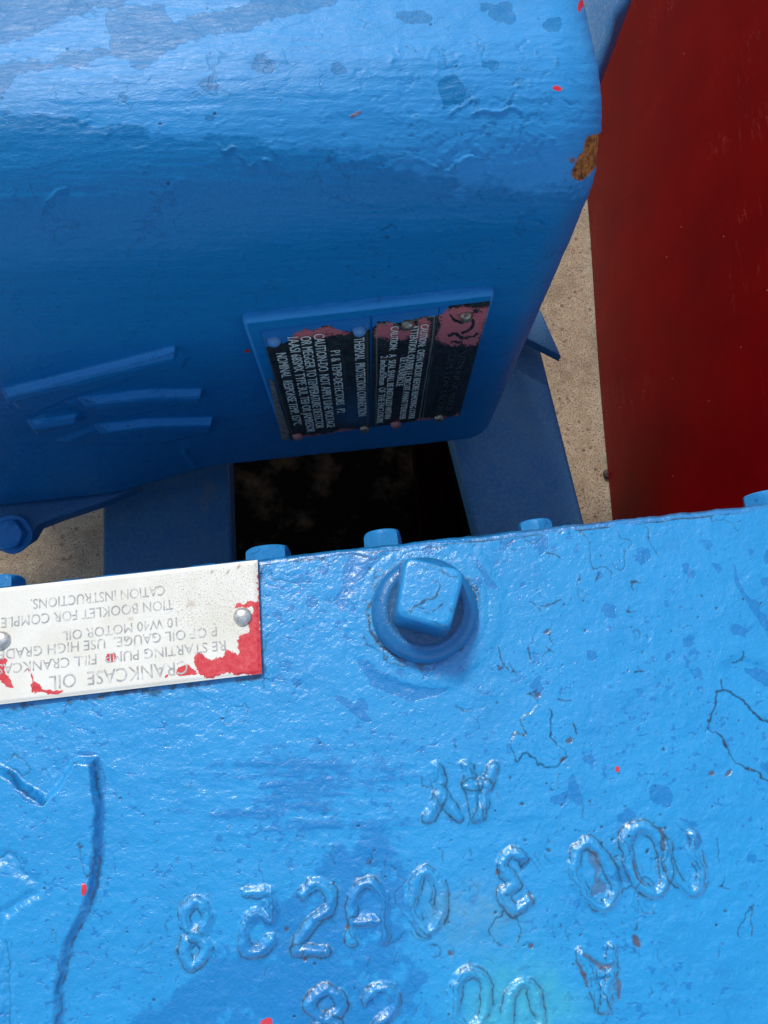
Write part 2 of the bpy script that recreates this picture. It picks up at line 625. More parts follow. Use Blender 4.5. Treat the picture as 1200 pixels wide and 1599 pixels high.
bs = N(t, 'ShaderNodeBsdfPrincipled', {'Base Color': col, 'Roughness': .92, 'Normal': bp.outputs[0]})
N(t, 'ShaderNodeOutputMaterial', {'Surface': bs.outputs[0]})
M_ground = mt

M_oily = simple('oily_dark_steel', (.004, .0028, .002), (.09, .055, .03), 26, .9, 0, .4, .0008, spec=.03, lo=.52, hi=.80)  # near black stands for shade in the gap, brown for ground
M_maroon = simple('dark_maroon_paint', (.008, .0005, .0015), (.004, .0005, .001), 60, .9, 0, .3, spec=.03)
M_rivet = simple('tarnished_rivet', (.48, .42, .30), (.22, .13, .09), 700, .36, .8, .4, .0003)
M_rivet_blue = simple('painted_rivet', (.06, .26, .60), (.16, .30, .42), 700, .35, 0, .4, .0003)
M_rivet_al = simple('aluminium_rivet', (.72, .70, .64), (.45, .43, .38), 500, .38, .55, .3, .0003)
M_rivet_red = simple('red_smeared_rivet', (.62, .12, .14), (.36, .24, .18), 600, .4, .2, .4, .0003)
M_grime = simple('flaking_grime', (.16, .12, .09), (.30, .25, .20), 500, .8, 0, .8, .001)
M_debris = simple('dark_grit', (.02, .018, .016), (.06, .05, .04), 500, .8, 0, .8, .001)

# cream oil label: bare weathered aluminium with remains of red print
mt, t = new_mat('worn_label_metal')
v = pos(t)
n2 = noise(t, v, 420, 5, .75); n3 = noise(t, v, 1500, 3, .7); n1 = noise(t, v, 40, 4, .6)
col = mixc(t, rmap(t, n1, .4, .65), (.92, .88, .74), (.82, .77, .62))
spk = math_(t, 'MULTIPLY', rmap(t, n3, .54, .66), attr(t, 'speck'))
col = mixc(t, math_(t, 'MULTIPLY', spk, .75), col, (.30, .27, .20))
red = rmap(t, math_(t, 'ADD', attr(t, 'red'), math_(t, 'MULTIPLY', math_(t, 'SUBTRACT', n2, .5), 1.9)), .46, .54)
rc = mixc(t, rmap(t, n2, .4, .65), (.66, .025, .035), (.78, .10, .10))
col = mixc(t, red, col, rc)
col = mixc(t, attr(t, 'rust'), col, (.34, .16, .05))
col = mixc(t, attr(t, 'grime'), col, (.10, .07, .05))
bp = N(t, 'ShaderNodeBump', {'Height': math_(t, 'ADD', math_(t, 'MULTIPLY', n3, .3), math_(t, 'MULTIPLY', red, .35)), 'Strength': .4, 'Distance': .0003})
bs = N(t, 'ShaderNodeBsdfPrincipled', {'Base Color': col, 'Roughness': .45, 'Metallic': 0.0, 'Normal': bp.outputs[0]})
N(t, 'ShaderNodeOutputMaterial', {'Surface': bs.outputs[0]})
M_label = mt


def letter_mat(name, ink, gone, lo, hi, scale=260, metal=0.0, rough=.5):
    mt, t = new_mat(name)
    v = pos(t)
    n = noise(t, v, scale, 5, .7)
    col = mixc(t, rmap(t, n, lo, hi), ink, gone)
    bs = N(t, 'ShaderNodeBsdfPrincipled', {'Base Color': col, 'Roughness': rough, 'Metallic': metal})
    N(t, 'ShaderNodeOutputMaterial', {'Surface': bs.outputs[0]})
    return mt


M_ink = letter_mat('faded_grey_print', (.40, .39, .36), (.84, .81, .71), .44, .64)
M_silver = letter_mat('bare_metal_lettering', (.95, .88, .70), (.20, .19, .16), .54, .68, 420, .0, .4)
M_ghost = letter_mat('rubbed_out_lettering', (.10, .11, .10), (.022, .030, .030), .45, .55, 420)

mt, t = new_mat('black_nameplate')
v = pos(t)
n2 = noise(t, v, 500, 5, .75); n3 = noise(t, v, 160, 4, .6)
col = mixc(t, rmap(t, n3, .4, .65), (.012, .016, .018), (.03, .038, .035))
col = mixc(t, math_(t, 'MULTIPLY', rmap(t, n2, .56, .68), .55), col, (.13, .12, .10))
pk = rmap(t, math_(t, 'ADD', attr(t, 'pink'), math_(t, 'MULTIPLY', math_(t, 'SUBTRACT', noise(t, v, 700, 5, .75), .5), 3.6)), .46, .54)
col = mixc(t, pk, col, (.62, .15, .15))
bl = rmap(t, math_(t, 'ADD', attr(t, 'blue'), math_(t, 'MULTIPLY', math_(t, 'SUBTRACT', n2, .5), .9)), .40, .60)
col = mixc(t, bl, col, (.022, .19, .46))
col = mixc(t, math_(t, 'MULTIPLY', attr(t, 'haze'), rmap(t, n2, .3, .6, .3, .9)), col, (.045, .16, .27))
col = mixc(t, attr(t, 'line'), col, (.34, .29, .21))
bp = N(t, 'ShaderNodeBump', {'Height': math_(t, 'ADD', math_(t, 'MULTIPLY', n2, .3), math_(t, 'ADD', pk, bl)), 'Strength': .4, 'Distance': .0003})
bs = N(t, 'ShaderNodeBsdfPrincipled', {'Base Color': col, 'Roughness': .40, 'Specular IOR Level': .3, 'Normal': bp.outputs[0]})
N(t, 'ShaderNodeOutputMaterial', {'Surface': bs.outputs[0]})
M_name = mt

# ------------------------------------------------------------------ the ground
ZG = -0.45
g = mk('ground', *box(-60, 60, -60, 60, ZG - .4, ZG), M_ground, smooth=False, kind='structure')

# ------------------------------------------------------------------ the pump crankcase and its cover
YE = P(600, 850, 0)[1]                       # far edge of the cover
CXL, CXR = -0.36, 0.222
crank = empty('pump_crankcase', (0, YE - .2, ZG), 'light blue painted pump crankcase cover with cast numbers, square plug and cream oil label', 'pump')

fc = Field()
# cast characters, all upside down to the viewer: raised strokes
GL = {
    '0': [('c', [(0, -1), (.8, -.55), (.8, .55), (0, 1), (-.8, .55), (-.8, -.55)])],
    '8': [('c', [(0, -1), (.7, -.55), (0, 0), (-.7, -.55)]), ('c', [(0, 0), (.8, .5), (0, 1), (-.8, .5)])],
    '2': [('o', [(-.8, -1), (.8, -1)]), ('o', [(.8, -1), (.1, -.2), (-.75, .35), (-.5, .9), (.2, 1), (.8, .6)])],
    '5': [('o', [(.7, 1), (-.55, 1), (-.7, .1), (.1, .3), (.75, -.2), (.5, -.9), (-.2, -1), (-.8, -.6)])],
    '3': [('o', [(-.7, .8), (.1, 1), (.7, .5), (0, 0), (.75, -.5), (.1, -1), (-.75, -.75)])],
    'A': [('o', [(-.8, 1), (-.05, -1)]), ('o', [(.8, 1), (.05, -1)]), ('o', [(-.5, .25), (.5, .25)])],
    'Y': [('o', [(-.7, -1), (0, 0)]), ('o', [(.7, -1), (0, 0), (0, 1)])],
    'R': [('o', [(-.8, 1), (-.75, -.3), (-.1, -1), (.7, -.6), (.8, .9)]), ('o', [(-.7, .3), (.7, .3)])],
    'U': [('o', [(-.7, -.9), (-.75, .3), (0, 1), (.7, .4), (.8, -.9)])],
}


def cast(ch, cx, cy, w, h, rot=0.0, flip=True, hgt=.0016, wd=7.0, grime=.85):
    w *= 1.2; h *= 1.06
    c, s_ = math.cos(rot), math.sin(rot)
    k = -1 if flip else 1
    for kind, pts in GL[ch]:
        q = [(cx + (k * x * w / 2) * c - (k * y * h / 2) * s_, cy + (k * x * w / 2) * s_ + (k * y * h / 2) * c) for x, y in pts]
        cl_ = kind == 'c'
        fc.line('cast', q, wd, hgt, 'max', wd * .95, .7, closed=cl_)
        rr_ = fc.dist(fc.smooth(q, cl_), wd * 2.2 + 8, 1.0)
        if rr_ is None:
            continue
        sl, D, T_, X_, Y_ = rr_
        R0 = wd * 1.35 + 2.0 * NM[sl]
        v = (1 - sstep(.35, 1.5, np.abs(D - R0))) * sstep(-.35, .15, NM[sl] + .7 * NS[sl]) * grime
        v = np.maximum(v, (1 - sstep(.2, 1.1, np.abs(D - R0 + 5))) * sstep(.0, .4, -NM[sl] + .7 * NS[sl]) * grime * .7)
        g_ = fc.get('grime'); g_[sl] = np.maximum(g_[sl], v)
        tn = fc.get('dirt'); tn[sl] = np.maximum(tn[sl], (1 - sstep(0, wd * 1.2, np.abs(D - R0))) * .35 * sstep(-.4, .5, NM[sl]))


for a_ in [('8', 305, 1458, 42, 92, .05), ('5', 403, 1440, 46, 90, .05), ('2', 492, 1432, 48, 100, .12), ('0', 668, 1408, 42, 84, -.08),
           ('3', 803, 1376, 42, 84, -.1), ('8', 510, 1592, 56, 84), ('2', 596, 1590, 46, 84), ('0', 735, 1562, 46, 88), ('0', 818, 1582, 46, 88),
           ('0', 928, 1368, 50, 98, -.3), ('0', 1010, 1342, 54, 100, -.3)]:
    cast(*a_)
cast('R', 574, 1425, 50, 86, 0, flip=False)
cast('U', 1070, 1350, 46, 84, -.3, flip=False)
cast('A', 748, 1236, 46, 76, .05)
cast('Y', 686, 1236, 52, 74, -.1)
cast('A', 938, 1530, 50, 84, -.1)
fc.line('cast', ell(662, 950, 112, 112, n=16), 12, .0005, 'max', 9, .8, closed=True)   # cast boss round the plug
fc.poly('cast', ell(662, 952, 104, 104, n=16), .0006, 9, 'max', .8)
# big raised emblem at the left, its edge running down the picture
fc.poly('cast', [(-160, 1190), (0, 1200), (40, 1228), (74, 1250), (98, 1222), (118, 1190), (150, 1184), (155, 1260), (150, 1380), (138, 1420), (108, 1470), (96, 1540), (90, 1780), (-160, 1780)], .0046, 7, 'max', .7, smooth=False)
fc.line('grime', [(12, 1206), (40, 1232), (74, 1255), (100, 1226), (120, 1192), (150, 1186), (158, 1260), (154, 1380), (142, 1424), (112, 1472), (100, 1540), (96, 1620)], 1.1, .8, 'max', 1.2, .7, smooth=False, breaks=.25)
fc.line('cast', [(-20, 1350), (20, 1335), (50, 1362), (70, 1380), (30, 1410), (5, 1440), (20, 1500), (18, 1600)], 7, -.0008, 'add', 7, 1.5)
fc.poly('cast', ell(1190, 1060, 60, 22, .35), -.0008, 8, 'add')

# chips and flakes traced one by one
fl = fc.flake
fl([(797, 1150), (822, 1140), (815, 1118), (840, 1106), (862, 1118), (862, 1150), (880, 1172), (868, 1192), (845, 1192), (820, 1180), (808, 1190)], -.0003, .85, 1.0, breaks=-.2)
fl([(1131, 1080), (1112, 1130), (1125, 1160), (1150, 1190), (1190, 1212), (1240, 1210), (1230, 1150), (1190, 1118)], .0005, .95, 1.4, breaks=-.6)
fl(ell(982, 1418, 24, 34, -.3, jit=.1, seed=1), .0002, .75)
fl(ell(1010, 1400, 18, 30, -.2, jit=.1, seed=2), .0002, .75)
fl(ell(1068, 1362, 26, 42, -.35, jit=.12, seed=3), .0002, .75, breaks=.3)
fl(ell(790, 1450, 24, 24, jit=.08, seed=4), .0002, .7)
fl(ell(1164, 1448, 14, 24, .2, jit=.2, seed=5), .0002, .8)
fl([(626, 955), (640, 932), (668, 938), (686, 920), (684, 902), (676, 896)], closed=False)
fl(ell(420, 1072, 11, 9, jit=.1, seed=6), line=.7)
fl(ell(470, 1082, 7, 14, .5, jit=.1, seed=7), line=.7)
fl(ell(372, 1112, 15, 20, .4, jit=.3, seed=8), line=.6)
fl([(1050, 1600), (1060, 1560), (1046, 1520)], closed=False, line=.6)
for q in ([(400, 862), (470, 868), (500, 872), (512, 882), (540, 866), (580, 872), (600, 866), (622, 876), (640, 862), (700, 852)],
          [(800, 842), (815, 838), (822, 848), (838, 848), (850, 828), (862, 826), (876, 833), (884, 826), (902, 826), (918, 840), (922, 866), (930, 886), (945, 890), (960, 900)],
          [(966, 828), (972, 840), (984, 846), (980, 862), (980, 888), (970, 892), (958, 884)],
          [(994, 818), (1012, 832), (1022, 856), (1030, 868)],
          [(1108, 806), (1118, 816), (1136, 818), (1150, 828)],
          [(420, 892), (428, 906), (450, 906), (470, 914), (486, 906)],
          [(712, 1098), (722, 1105), (740, 1110)], [(0, 1345), (20, 1330), (44, 1350), (52, 1362)],
          [(135, 1315), (132, 1340), (142, 1362), (148, 1350), (146, 1320)], [(18, 1470), (22, 1540), (20, 1610)],
          [(95, 1500), (98, 1540), (94, 1600)], [(1058, 1290), (1074, 1310), (1092, 1340), (1098, 1372)],
          [(974, 1296), (978, 1330), (972, 1350)], [(1030, 1290), (1036, 1310), (1034, 1332)],
          [(905, 1480), (925, 1500), (945, 1508), (955, 1500)], [(902, 1492), (910, 1520), (920, 1540)],
          [(1124, 1310), (1127, 1330), (1125, 1348)], [(656, 1212), (664, 1222), (680, 1214), (684, 1200)],
          [(668, 1216), (674, 1244), (680, 1262)], [(740, 1218), (748, 1236), (760, 1244)], [(724, 1196), (738, 1208), (758, 1204)],
          [(612, 1355), (626, 1368), (632, 1380), (618, 1392), (614, 1412)], [(556, 1372), (572, 1360), (580, 1362)],
          [(576, 1345), (578, 1335), (572, 1345), (584, 1350)], [(664, 1380), (672, 1392), (682, 1418), (676, 1438)],
          [(600, 1482), (620, 1468), (634, 1452)], [(536, 1434), (546, 1452), (560, 1462)], [(670, 1474), (684, 1480), (682, 1490)],
          [(10, 1190), (30, 1184), (44, 1196), (36, 1208), (14, 1208)]):
    fc.line('grime', q, .6, .85, 'max', .9, 1.5)
    fc.line('h', q, 1.6, -.0001, 'add', 1.2, 1.3)
# star shaped splits and pin holes
r = np.random.default_rng(5)
for cx_, cy_ in ((983, 953), (929, 903), (990, 910), (1130, 1384), (782, 1040), (830, 1082), (798, 1048), (860, 990), (577, 1344), (856, 1015), (905, 906)):
    a0 = r.uniform(0, 6)
    for k in range(int(r.choice([2, 3, 3]))):
        an = a0 + k * 2.1 + r.uniform(-.8, .8); L = r.uniform(5, 19)
        fc.line('grime', [(cx_, cy_), (cx_ + L * .5 * math.cos(an + .1), cy_ + L * .5 * math.sin(an + .1)), (cx_ + L * math.cos(an), cy_ + L * math.sin(an))], .75, .95, 'max', .8, .8, taper=.5)
    fc.poly('grime', ell(cx_, cy_, 2.4, 2.2), .9, 1)
for q in ([(828, 940), (838, 946), (847, 954)], [(846, 946), (864, 942), (877, 936)], [(826, 1012), (829, 1022), (831, 1032)], [(874, 1092), (884, 1095), (894, 1096)],
          [(992, 1049), (1000, 1047), (1006, 1048)], [(1128, 1062), (1131, 1078)], [(1145, 1036), (1158, 1030), (1160, 1018)], [(894, 1130), (899, 1142), (902, 1148)],
          [(855, 863), (868, 865), (876, 869)], [(780, 1010), (786, 1030), (792, 1046)], [(640, 1010), (656, 1016)]):
    fc.line('grime', q, 1.0, .9, 'max', .8, .6)
for k in range(230):
    x = r.uniform(420, 1250); y = r.uniform(840, 1640)
    if r.random() < .55:
        x = r.normal(930, 130); y = r.normal(1180, 150)
    s_ = r.choice([.8, 1.1, 1.6, 2.4], p=[.45, .33, .17, .05])
    if y < 860 - .1 * x + 60:
        continue
    fc.poly('grime', ell(x, y, s_, s_ * r.uniform(.7, 1.2)), .85, .8)
    fc.poly('h', ell(x, y, s_ * 1.3, s_ * 1.3), -.0002, 1, 'add')
for k in range(120):
    x = r.uniform(0, 420); y = r.uniform(1110, 1640); s_ = r.choice([.8, 1.2])
    fc.poly('grime', ell(x, y, s_, s_), .7, .8)
for k in range(46):                            # fine random flake rims
    x = r.uniform(410, 1230); y = r.uniform(900, 1640); s_ = r.uniform(4, 10)
    if (x - 662) ** 2 + (y - 945) ** 2 < 110 ** 2:
        continue
    fl(ell(x, y, s_, s_ * r.uniform(.6, 1.4), r.uniform(0, 3), n=8, jit=.35, seed=100 + k), .00008, .42, .7, breaks=.5)
for k in range(90):                            # little curved creases near the casting marks
    x = r.normal(690, 230); y = r.normal(1420, 85); an = r.normal(1.45, .5); L = r.uniform(8, 26)
    b_ = r.uniform(-.4, .4)
    fc.line('grime', [(x, y), (x + L * .5 * math.cos(an + b_), y + L * .5 * math.sin(an + b_)), (x + L * math.cos(an), y + L * math.sin(an))], .7, .5, 'max', .8, 1.2)
# rust and bare primer
fc.poly('rust', [(920, 1330), (938, 1342), (934, 1368), (944, 1392), (930, 1402), (918, 1398), (928, 1366)], .45, 2, rag=2)
fc.line('rust', [(988, 1345), (992, 1365), (1003, 1382)], 2.0, .75, 'max', 1.5)
fc.line('rust', [(1032, 1296), (1035, 1330)], 2.2, .6, 'max', 1.5)
fc.line('rust', [(826, 1392), (832, 1414)], 2.5, .7, 'max', 1.5)
fc.line('rust', [(918, 1490), (934, 1506), (950, 1506)], 4, .6, 'max', 2)
fc.line('rust', [(962, 1530), (966, 1560)], 2.4, .7, 'max', 2)
fc.line('rust', [(906, 1505), (918, 1540)], 2.4, .7, 'max', 2)
fc.poly('rust', ell(994, 1473, 5, 10, -.4), .8, 1.5)
for x, y in ((776, 1362), (829, 1477), (449, 1452), (476, 1497), (704, 1488), (542, 1446), (1111, 1205), (1137, 1208), (892, 1160), (894, 1159), (876, 1186), (856, 985), (838, 1084)):
    fc.poly('rust', ell(x, y, 4.2, 4.4), .75, 1.5)
fc.line('rust', ell(660, 962, 80, 78, n=14), 3.0, .5, 'max', 2.5, 1.2, closed=True, breaks=.55)
fc.line('grime', ell(660, 956, 82, 80, n=14), 2.4, .9, 'max', 1.2, 1.2, closed=True, breaks=-.4)  # ring round the collar: dirt plus contact shade put into the colour
fc.line('grime', ell(657, 962, 90, 84, n=14), 1.0, .7, 'max', 1, 2.2, closed=True, breaks=.3)
fc.line('grime', [(582, 940), (575, 965), (592, 1000), (612, 1022), (640, 1038), (668, 1040), (700, 1030)], 1.0, .7, 'max', 1, 1.6)
fc.line('grime', [(402, 1058), (330, 1068), (220, 1082), (100, 1098), (0, 1112)], 4, .75, 'max', 3, 1.8, breaks=.3)
fc.line('grime', [(407, 880), (412, 960), (414, 1050)], 2, .6, 'max', 2, 1.4, breaks=.4)
# darker sound paint showing through the chalky coat
wn = [([(548, 870), (590, 855), (580, 885), (560, 905), (545, 930), (536, 945), (528, 940), (540, 905)], 1.),
      ([(745, 870), (760, 895), (775, 915), (765, 920), (748, 895)], 1.), ([(720, 915), (745, 905), (750, 914), (728, 925)], .9),
      ([(560, 1030), (590, 1045), (630, 1068), (680, 1075), (700, 1070), (660, 1095), (610, 1085), (575, 1060)], 1.),
      ([(520, 1085), (545, 1095), (580, 1125), (560, 1125), (535, 1105)], .8), ([(1166, 1045), (1210, 1055), (1230, 1080), (1190, 1068)], 1.),
      ([(1150, 880), (1162, 915), (1185, 940), (1205, 985), (1190, 975), (1165, 935), (1150, 905)], 1.),
      ([(860, 1240), (885, 1238), (880, 1256), (862, 1255)], .9), ([(1015, 1230), (1050, 1232), (1045, 1258), (1020, 1250)], .9),
      ([(120, 1180), (150, 1172), (160, 1200), (164, 1260), (160, 1330), (154, 1400), (146, 1400), (148, 1300), (146, 1200)], .9),  # this and the next: dark slopes of the emblem, shade painted in
      ([(8, 1200), (40, 1225), (76, 1248), (70, 1256), (40, 1244), (10, 1212)], .9)]
for q, v_ in wn:
    fc.poly('worn', q, v_, 2, rag=2)
spk_ = fbm(11, 8, 4, 61)  # fine speckle of broken reflections, painted as deeper tone
dens = sstep(-.2, .5, fbm(170, 130, 3, 62) + .35 * np.exp(-((GX - 300) / 300.) ** 2))
for_ = sstep(.66, .84, spk_ * .9 + .32 * dens)
np.maximum(fc.get('worn'), (for_ * .55).astype(np.float32), out=fc.get('worn'))
for k in range(70):
    x = r.uniform(420, 1230); y = r.uniform(840, 1420); s_ = r.uniform(4, 13)
    fc.poly('worn', ell(x, y, s_, s_ * r.uniform(.6, 1.2), r.uniform(0, 3), jit=.3, seed=300 + k), r.uniform(.5, .9), 1.5, rag=2)
streak = fbm(90, 16, 4, 31); diag = fbm(34, 34, 5, 32)
wf = fc.get('worn')
# dark reflection from the middle to the lower left, painted as deeper tone
e = np.exp(-(((GX - 470) / 210.) ** 2 + ((GY - 1235) / 95.) ** 2)) * 1.15
e2 = sstep(0, 150, (GY - 1335) + (GX - 420) * .85) * sstep(0, 160, 700 - GX + (GY - 1300) * .25) * sstep(0, 90, GX - 110 + (1500 - GY) * .2)
wf[:] = np.maximum(wf, np.clip(e * (.62 + .55 * streak), 0, 1) * .9)
wf[:] = np.maximum(wf, np.clip(e2 * (.85 + .5 * diag), 0, 1) * .85)
fc.get('h')[:] += (.00020 * streak * np.clip(e * 1.3, 0, 1) + .00013 * fbm(42, 24, 3, 35) + .00012 * diag + .00014 * fbm(120, 120, 3, 33)).astype(np.float32)
fc.get('stain')[:] = np.clip(np.exp(-(((GX - 815) / 85.) ** 2 + ((GY - 1590) / 85.) ** 2)) * (.8 + .5 * NM), 0, .55)
fc.get('tan')[:] = np.clip(np.exp(-(((GX - 725) / 70.) ** 2 + ((GY - 1430) / 42.) ** 2)) * (.6 + .5 * NM), 0, .5)
fc.poly('red', ell(137, 1385, 6, 11), 1, 1); fc.poly('red', ell(966, 1199, 4, 4), 1, 1); fc.poly('red', [(402, 1612), (406, 1594), (426, 1590), (424, 1612)], 1, 1)
fc.poly('red', ell(1056, 797, 7, 3), 1, 1)

# cover mesh: rows run from the near side over the far edge and down it
def spaced(a, b, fine0, fine1, pitch, coarse):
    out = []
    if a < fine0:
        out.append(np.linspace(a, fine0, max(2, int((fine0 - a) / coarse)), endpoint=False))
    out.append(np.linspace(max(a, fine0), min(b, fine1), int((min(b, fine1) - max(a, fine0)) / pitch), endpoint=False))
    if b > fine1:
        out.append(np.linspace(fine1, b, max(2, int((b - fine1) / coarse))))
    else:
        out.append(np.array([b]))
    return np.concatenate(out)


BV = .0028
ys = spaced(-.30, YE - BV, -.172, YE, .00038, .006)
t_ = np.linspace(0, math.pi / 2, 9)[1:]
prof = np.concatenate([np.column_stack([ys, np.zeros(len(ys))]), np.column_stack([YE - BV + BV * np.sin(t_), -BV + BV * np.cos(t_)]),
                       np.array([[YE, -.006], [YE - .0005, -.014], [YE - .004, -.0145]])])
xs = spaced(CXL, CXR, -.200, .200, .00038, .008)
X, J = np.meshgrid(xs, np.arange(len(prof)), indexing='ij')
V = np.stack([X, prof[J, 0], prof[J, 1]], -1).reshape(-1, 3)
px, py = proj(V)
hgt = fc.sample('h', px, py) + fc.sample('cast', px, py)
jj = J.ravel()
onb = jj >= len(ys)
V[:, 2] += np.where(onb, 0, hgt)
edge = fbm(30, 30, 4, 41)
ix = np.clip((px - OX).astype(int), 0, FW - 1)
V[:, 1] += np.where(jj >= len(ys) - 12, edge[300, ix] * .0005, 0)
cover = mk('cover_plate', V, grid_faces(len(xs), len(prof)), M_cover, crank)
set_attr(cover, 'dirt', fc.sample('dirt', px, py))
for k in ('worn', 'stain', 'tan', 'grime', 'rust', 'red'):
    av = fc.sample(k, px, py)
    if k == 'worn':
        av = np.where(jj >= len(ys) - 1, 1.0, av)  # far bevel rows take the deeper tone
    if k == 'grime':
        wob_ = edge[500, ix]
        av = np.where(jj >= len(ys) + 2, np.maximum(av, .35 + .3 * wob_), av)  # bevel rows darkened, varying along the edge
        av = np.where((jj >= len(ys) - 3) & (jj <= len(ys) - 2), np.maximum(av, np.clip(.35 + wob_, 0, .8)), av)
    set_attr(cover, k, av)
body = mk('crankcase_body', *box(CXL + .008, CXR - .008, -.29, YE - .007, ZG + .03, -.0145, .003), M_part, crank)

# bolts that stick out of the far side under the cover edge
for (bx, zz, R, hh, rt) in ((419, -.018, .0112, .0128, .35), (598, -.034, .0100, .0185, .25), (834, -.018, .0088, .0122, .5), (1192, -.018, .0105, .0135, .1), (2, -.024, .011, .014, .3)):
    x0 = P(bx, 905 - bx * .108, zz)[0]
    w_, hd = hexbolt(R, hh, (x0, YE - .0068, zz), (0, 1, 0), rt)
    bo = mk('hex_bolt', *hd, M_part, crank, angle=35)
    mk('washer', *w_, M_part, bo, angle=40)

# square headed pipe plug
pc = P(662, 953, 0)
plug = pv = revolve([(.0238, -.001), (.0240, .0035), (.0232, .0065), (.0218, .0085), (.0195, .0098), (.0175, .0100), (.0165, .0096), (.015, .0096), (.012, .0098)], pc, (0, 0, 1), n=160, wob=.004)
M_plug = paint('plug_blue_paint', (.014, .17, .40), (.006, .12, .30), spots=.8, gloss=.3, cracks=.6)
plug = mk('pipe_plug', *pv, M_plug, crank, angle=50)
rad_ = np.linalg.norm(pv[0][:, :2] - pc[:2], axis=1)
ang_ = np.arctan2(pv[0][:, 1] - pc[1], pv[0][:, 0] - pc[0])
for k in ('worn', 'stain', 'tan', 'grime', 'rust', 'red'):
    set_attr(plug, k, {'grime': (rad_ < .0170) * .5 + (pv[0][:, 2] < .001) * .8, 'rust': (rad_ < .0178) * 0}.get(k, rad_ * 0))  # groove and foot of the collar: dirt with contact shade painted in
q0 = np.array([P(634, 868, .030), P(727, 891, .030), P(703, 982, .030), P(620, 961, .030)])
qc = q0.mean(0)
rings = []
for (sc_, dz, rd) in ((1.16, -.0215, .16), (1.13, -.019, .16), (1.07, -.008, .17), (1.03, -.003, .18), (1.0, -.0010, .20), (.95, -.0001, .22), (.88, 0.0002, .25)):
    pts = []
    for i in range(4):
        a, b, c = q0[i - 1], q0[i], q0[(i + 1) % 4]
        ea = b + (a - b) * rd; ec = b + (c - b) * rd
        for k in range(7):
            u = k / 6
            pts.append((1 - u) ** 2 * ea + 2 * u * (1 - u) * b + u * u * ec)
    pts = np.array(pts)
    pts = qc + (pts - qc) * sc_
    pts[:, 2] = qc[2] + dz
    # the head leans a little with its thread: keep it over the collar
    pts[:, :2] += (pc[:2] - qc[:2]) * (-dz / .022) * .15
    rings.append(pts)
fh = Field()
v_, f_ = loft(rings, cap0=False, cap1=False)
nr = len(rings[0])
# close the top with concentric rings so that chips can be drawn on it
top = [rings[-1]]
for k in range(1, 36):
    rr_ = qc + (rings[-1] - qc) * (1 - k / 36); rr_[:, 2] = qc[2] + .0002 + .0003 * math.sin(k / 36 * 1.5)
    top.append(rr_)
tv = np.concatenate(top)
v_, f_ = loft(rings + top[1:], cap0=False, cap1=True)


def dense_ring(rg, m=6):
    n = len(rg); out = []
    for i in range(n):
        for k in range(m):
            out.append(rg[i] + (rg[(i + 1) % n] - rg[i]) * k / m)
    return np.array(out)


v_, f_ = loft([dense_ring(x_) for x_ in rings + top[1:]], cap0=False, cap1=True)
fh.line('grime', [(641, 957), (652, 940), (664, 937), (676, 937), (686, 925), (686, 910), (674, 905)], .9, .9, 'max', .9, 1.)
fh.line('grime', [(648, 944), (660, 948), (666, 955), (684, 945), (694, 945), (704, 954), (716, 942)], .9, .9, 'max', .9, 1.)
fh.line('grime', [(690, 882), (698, 896), (714, 900)], .9, .8, 'max', .9, 1.)
fh.line('grime', [(664, 888), (672, 884), (680, 884)], .8, .6, 'max', .9, 1.)
fh.line('grime', [(626, 955), (660, 968), (696, 982)], 1.2, .5, 'max', 1.2, 1., breaks=.4)
fh.line('rust', [(650, 978), (676, 988), (700, 990)], 2.4, .7, 'max', 2, 1., breaks=.4)
fh.poly('red', ell(712, 886, 3.5, 1.6), 1, .8)
head = mk('square_head', v_, f_, M_cover, plug, angle=60)
hx, hy = proj(v_)
for k in ('worn', 'stain', 'tan', 'grime', 'rust', 'red'):
    av = fh.sample(k, hx, hy)
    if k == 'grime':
        av = np.maximum(av, .45 * sstep(.026, .018, v_[:, 2]))  # shade on the sides of the head, painted darker lower down
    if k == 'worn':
        av = np.maximum(av, (v_[:, 2] < .0285) * 1.0)  # shaded sides get the deeper tone as well
    set_attr(head, k, av)

# ------------------------------------------------------------------ cream oil label on the cover
ZL = .0032
la, lb, lc = P(402, 874, ZL), P(409, 1052, ZL), P(0, 1100, ZL)
u_ = (lc - lb); u_ /= np.linalg.norm(u_)          # towards the left
w_ = (la - lb)
fb = Field()
fb.poly('red', [(375, 938), (392, 940), (401, 936), (402, 900), (404, 898), (414, 1060), (390, 1052), (350, 1056), (318, 1058), (304, 1045), (300, 1030), (312, 1020), (330, 1028), (350, 1022), (352, 1012), (372, 1018), (372, 996), (388, 985), (384, 968), (396, 955), (388, 945)], 1, 7, wob=.8, rag=2.0)
fb.poly('red', [(364, 950), (372, 942), (384, 938), (396, 940), (398, 955), (394, 945), (376, 948)], 1, 5, rag=1.5)
fb.poly('red', ell(176, 1026, 7, 8, jit=.3, seed=9), 1, 1.5, rag=1)
fb.poly('red', [(52, 1064), (66, 1068), (74, 1078), (98, 1074), (94, 1084), (78, 1084), (68, 1082), (54, 1080)], 1, 5, rag=2)
fb.poly('red', [(280, 1056), (290, 1040), (302, 1056)], 1, 1.5, rag=2)
fb.poly('red', ell(260, 1056, 4, 2), .9, 1)
fb.poly('red', [(-10, 1036), (10, 1032), (8, 1046), (20, 1072), (0, 1060)], .8, 2, rag=3)
fb.line('red', [(44, 1043), (50, 1052), (54, 1064)], 1.2, .9, 'max', 1)
for x, y, s_ in ((356, 890, 2.5), (374, 885, 2.2), (328, 895, 1.6), (200, 1000, 3)):
    fb.line('rust', [(x - s_, y + s_), (x + s_, y - s_)], 1.2, .8, 'max', 1)
fb.poly('rust', [(288, 944), (300, 940), (305, 948), (290, 948)], .35, 2, rag=1)
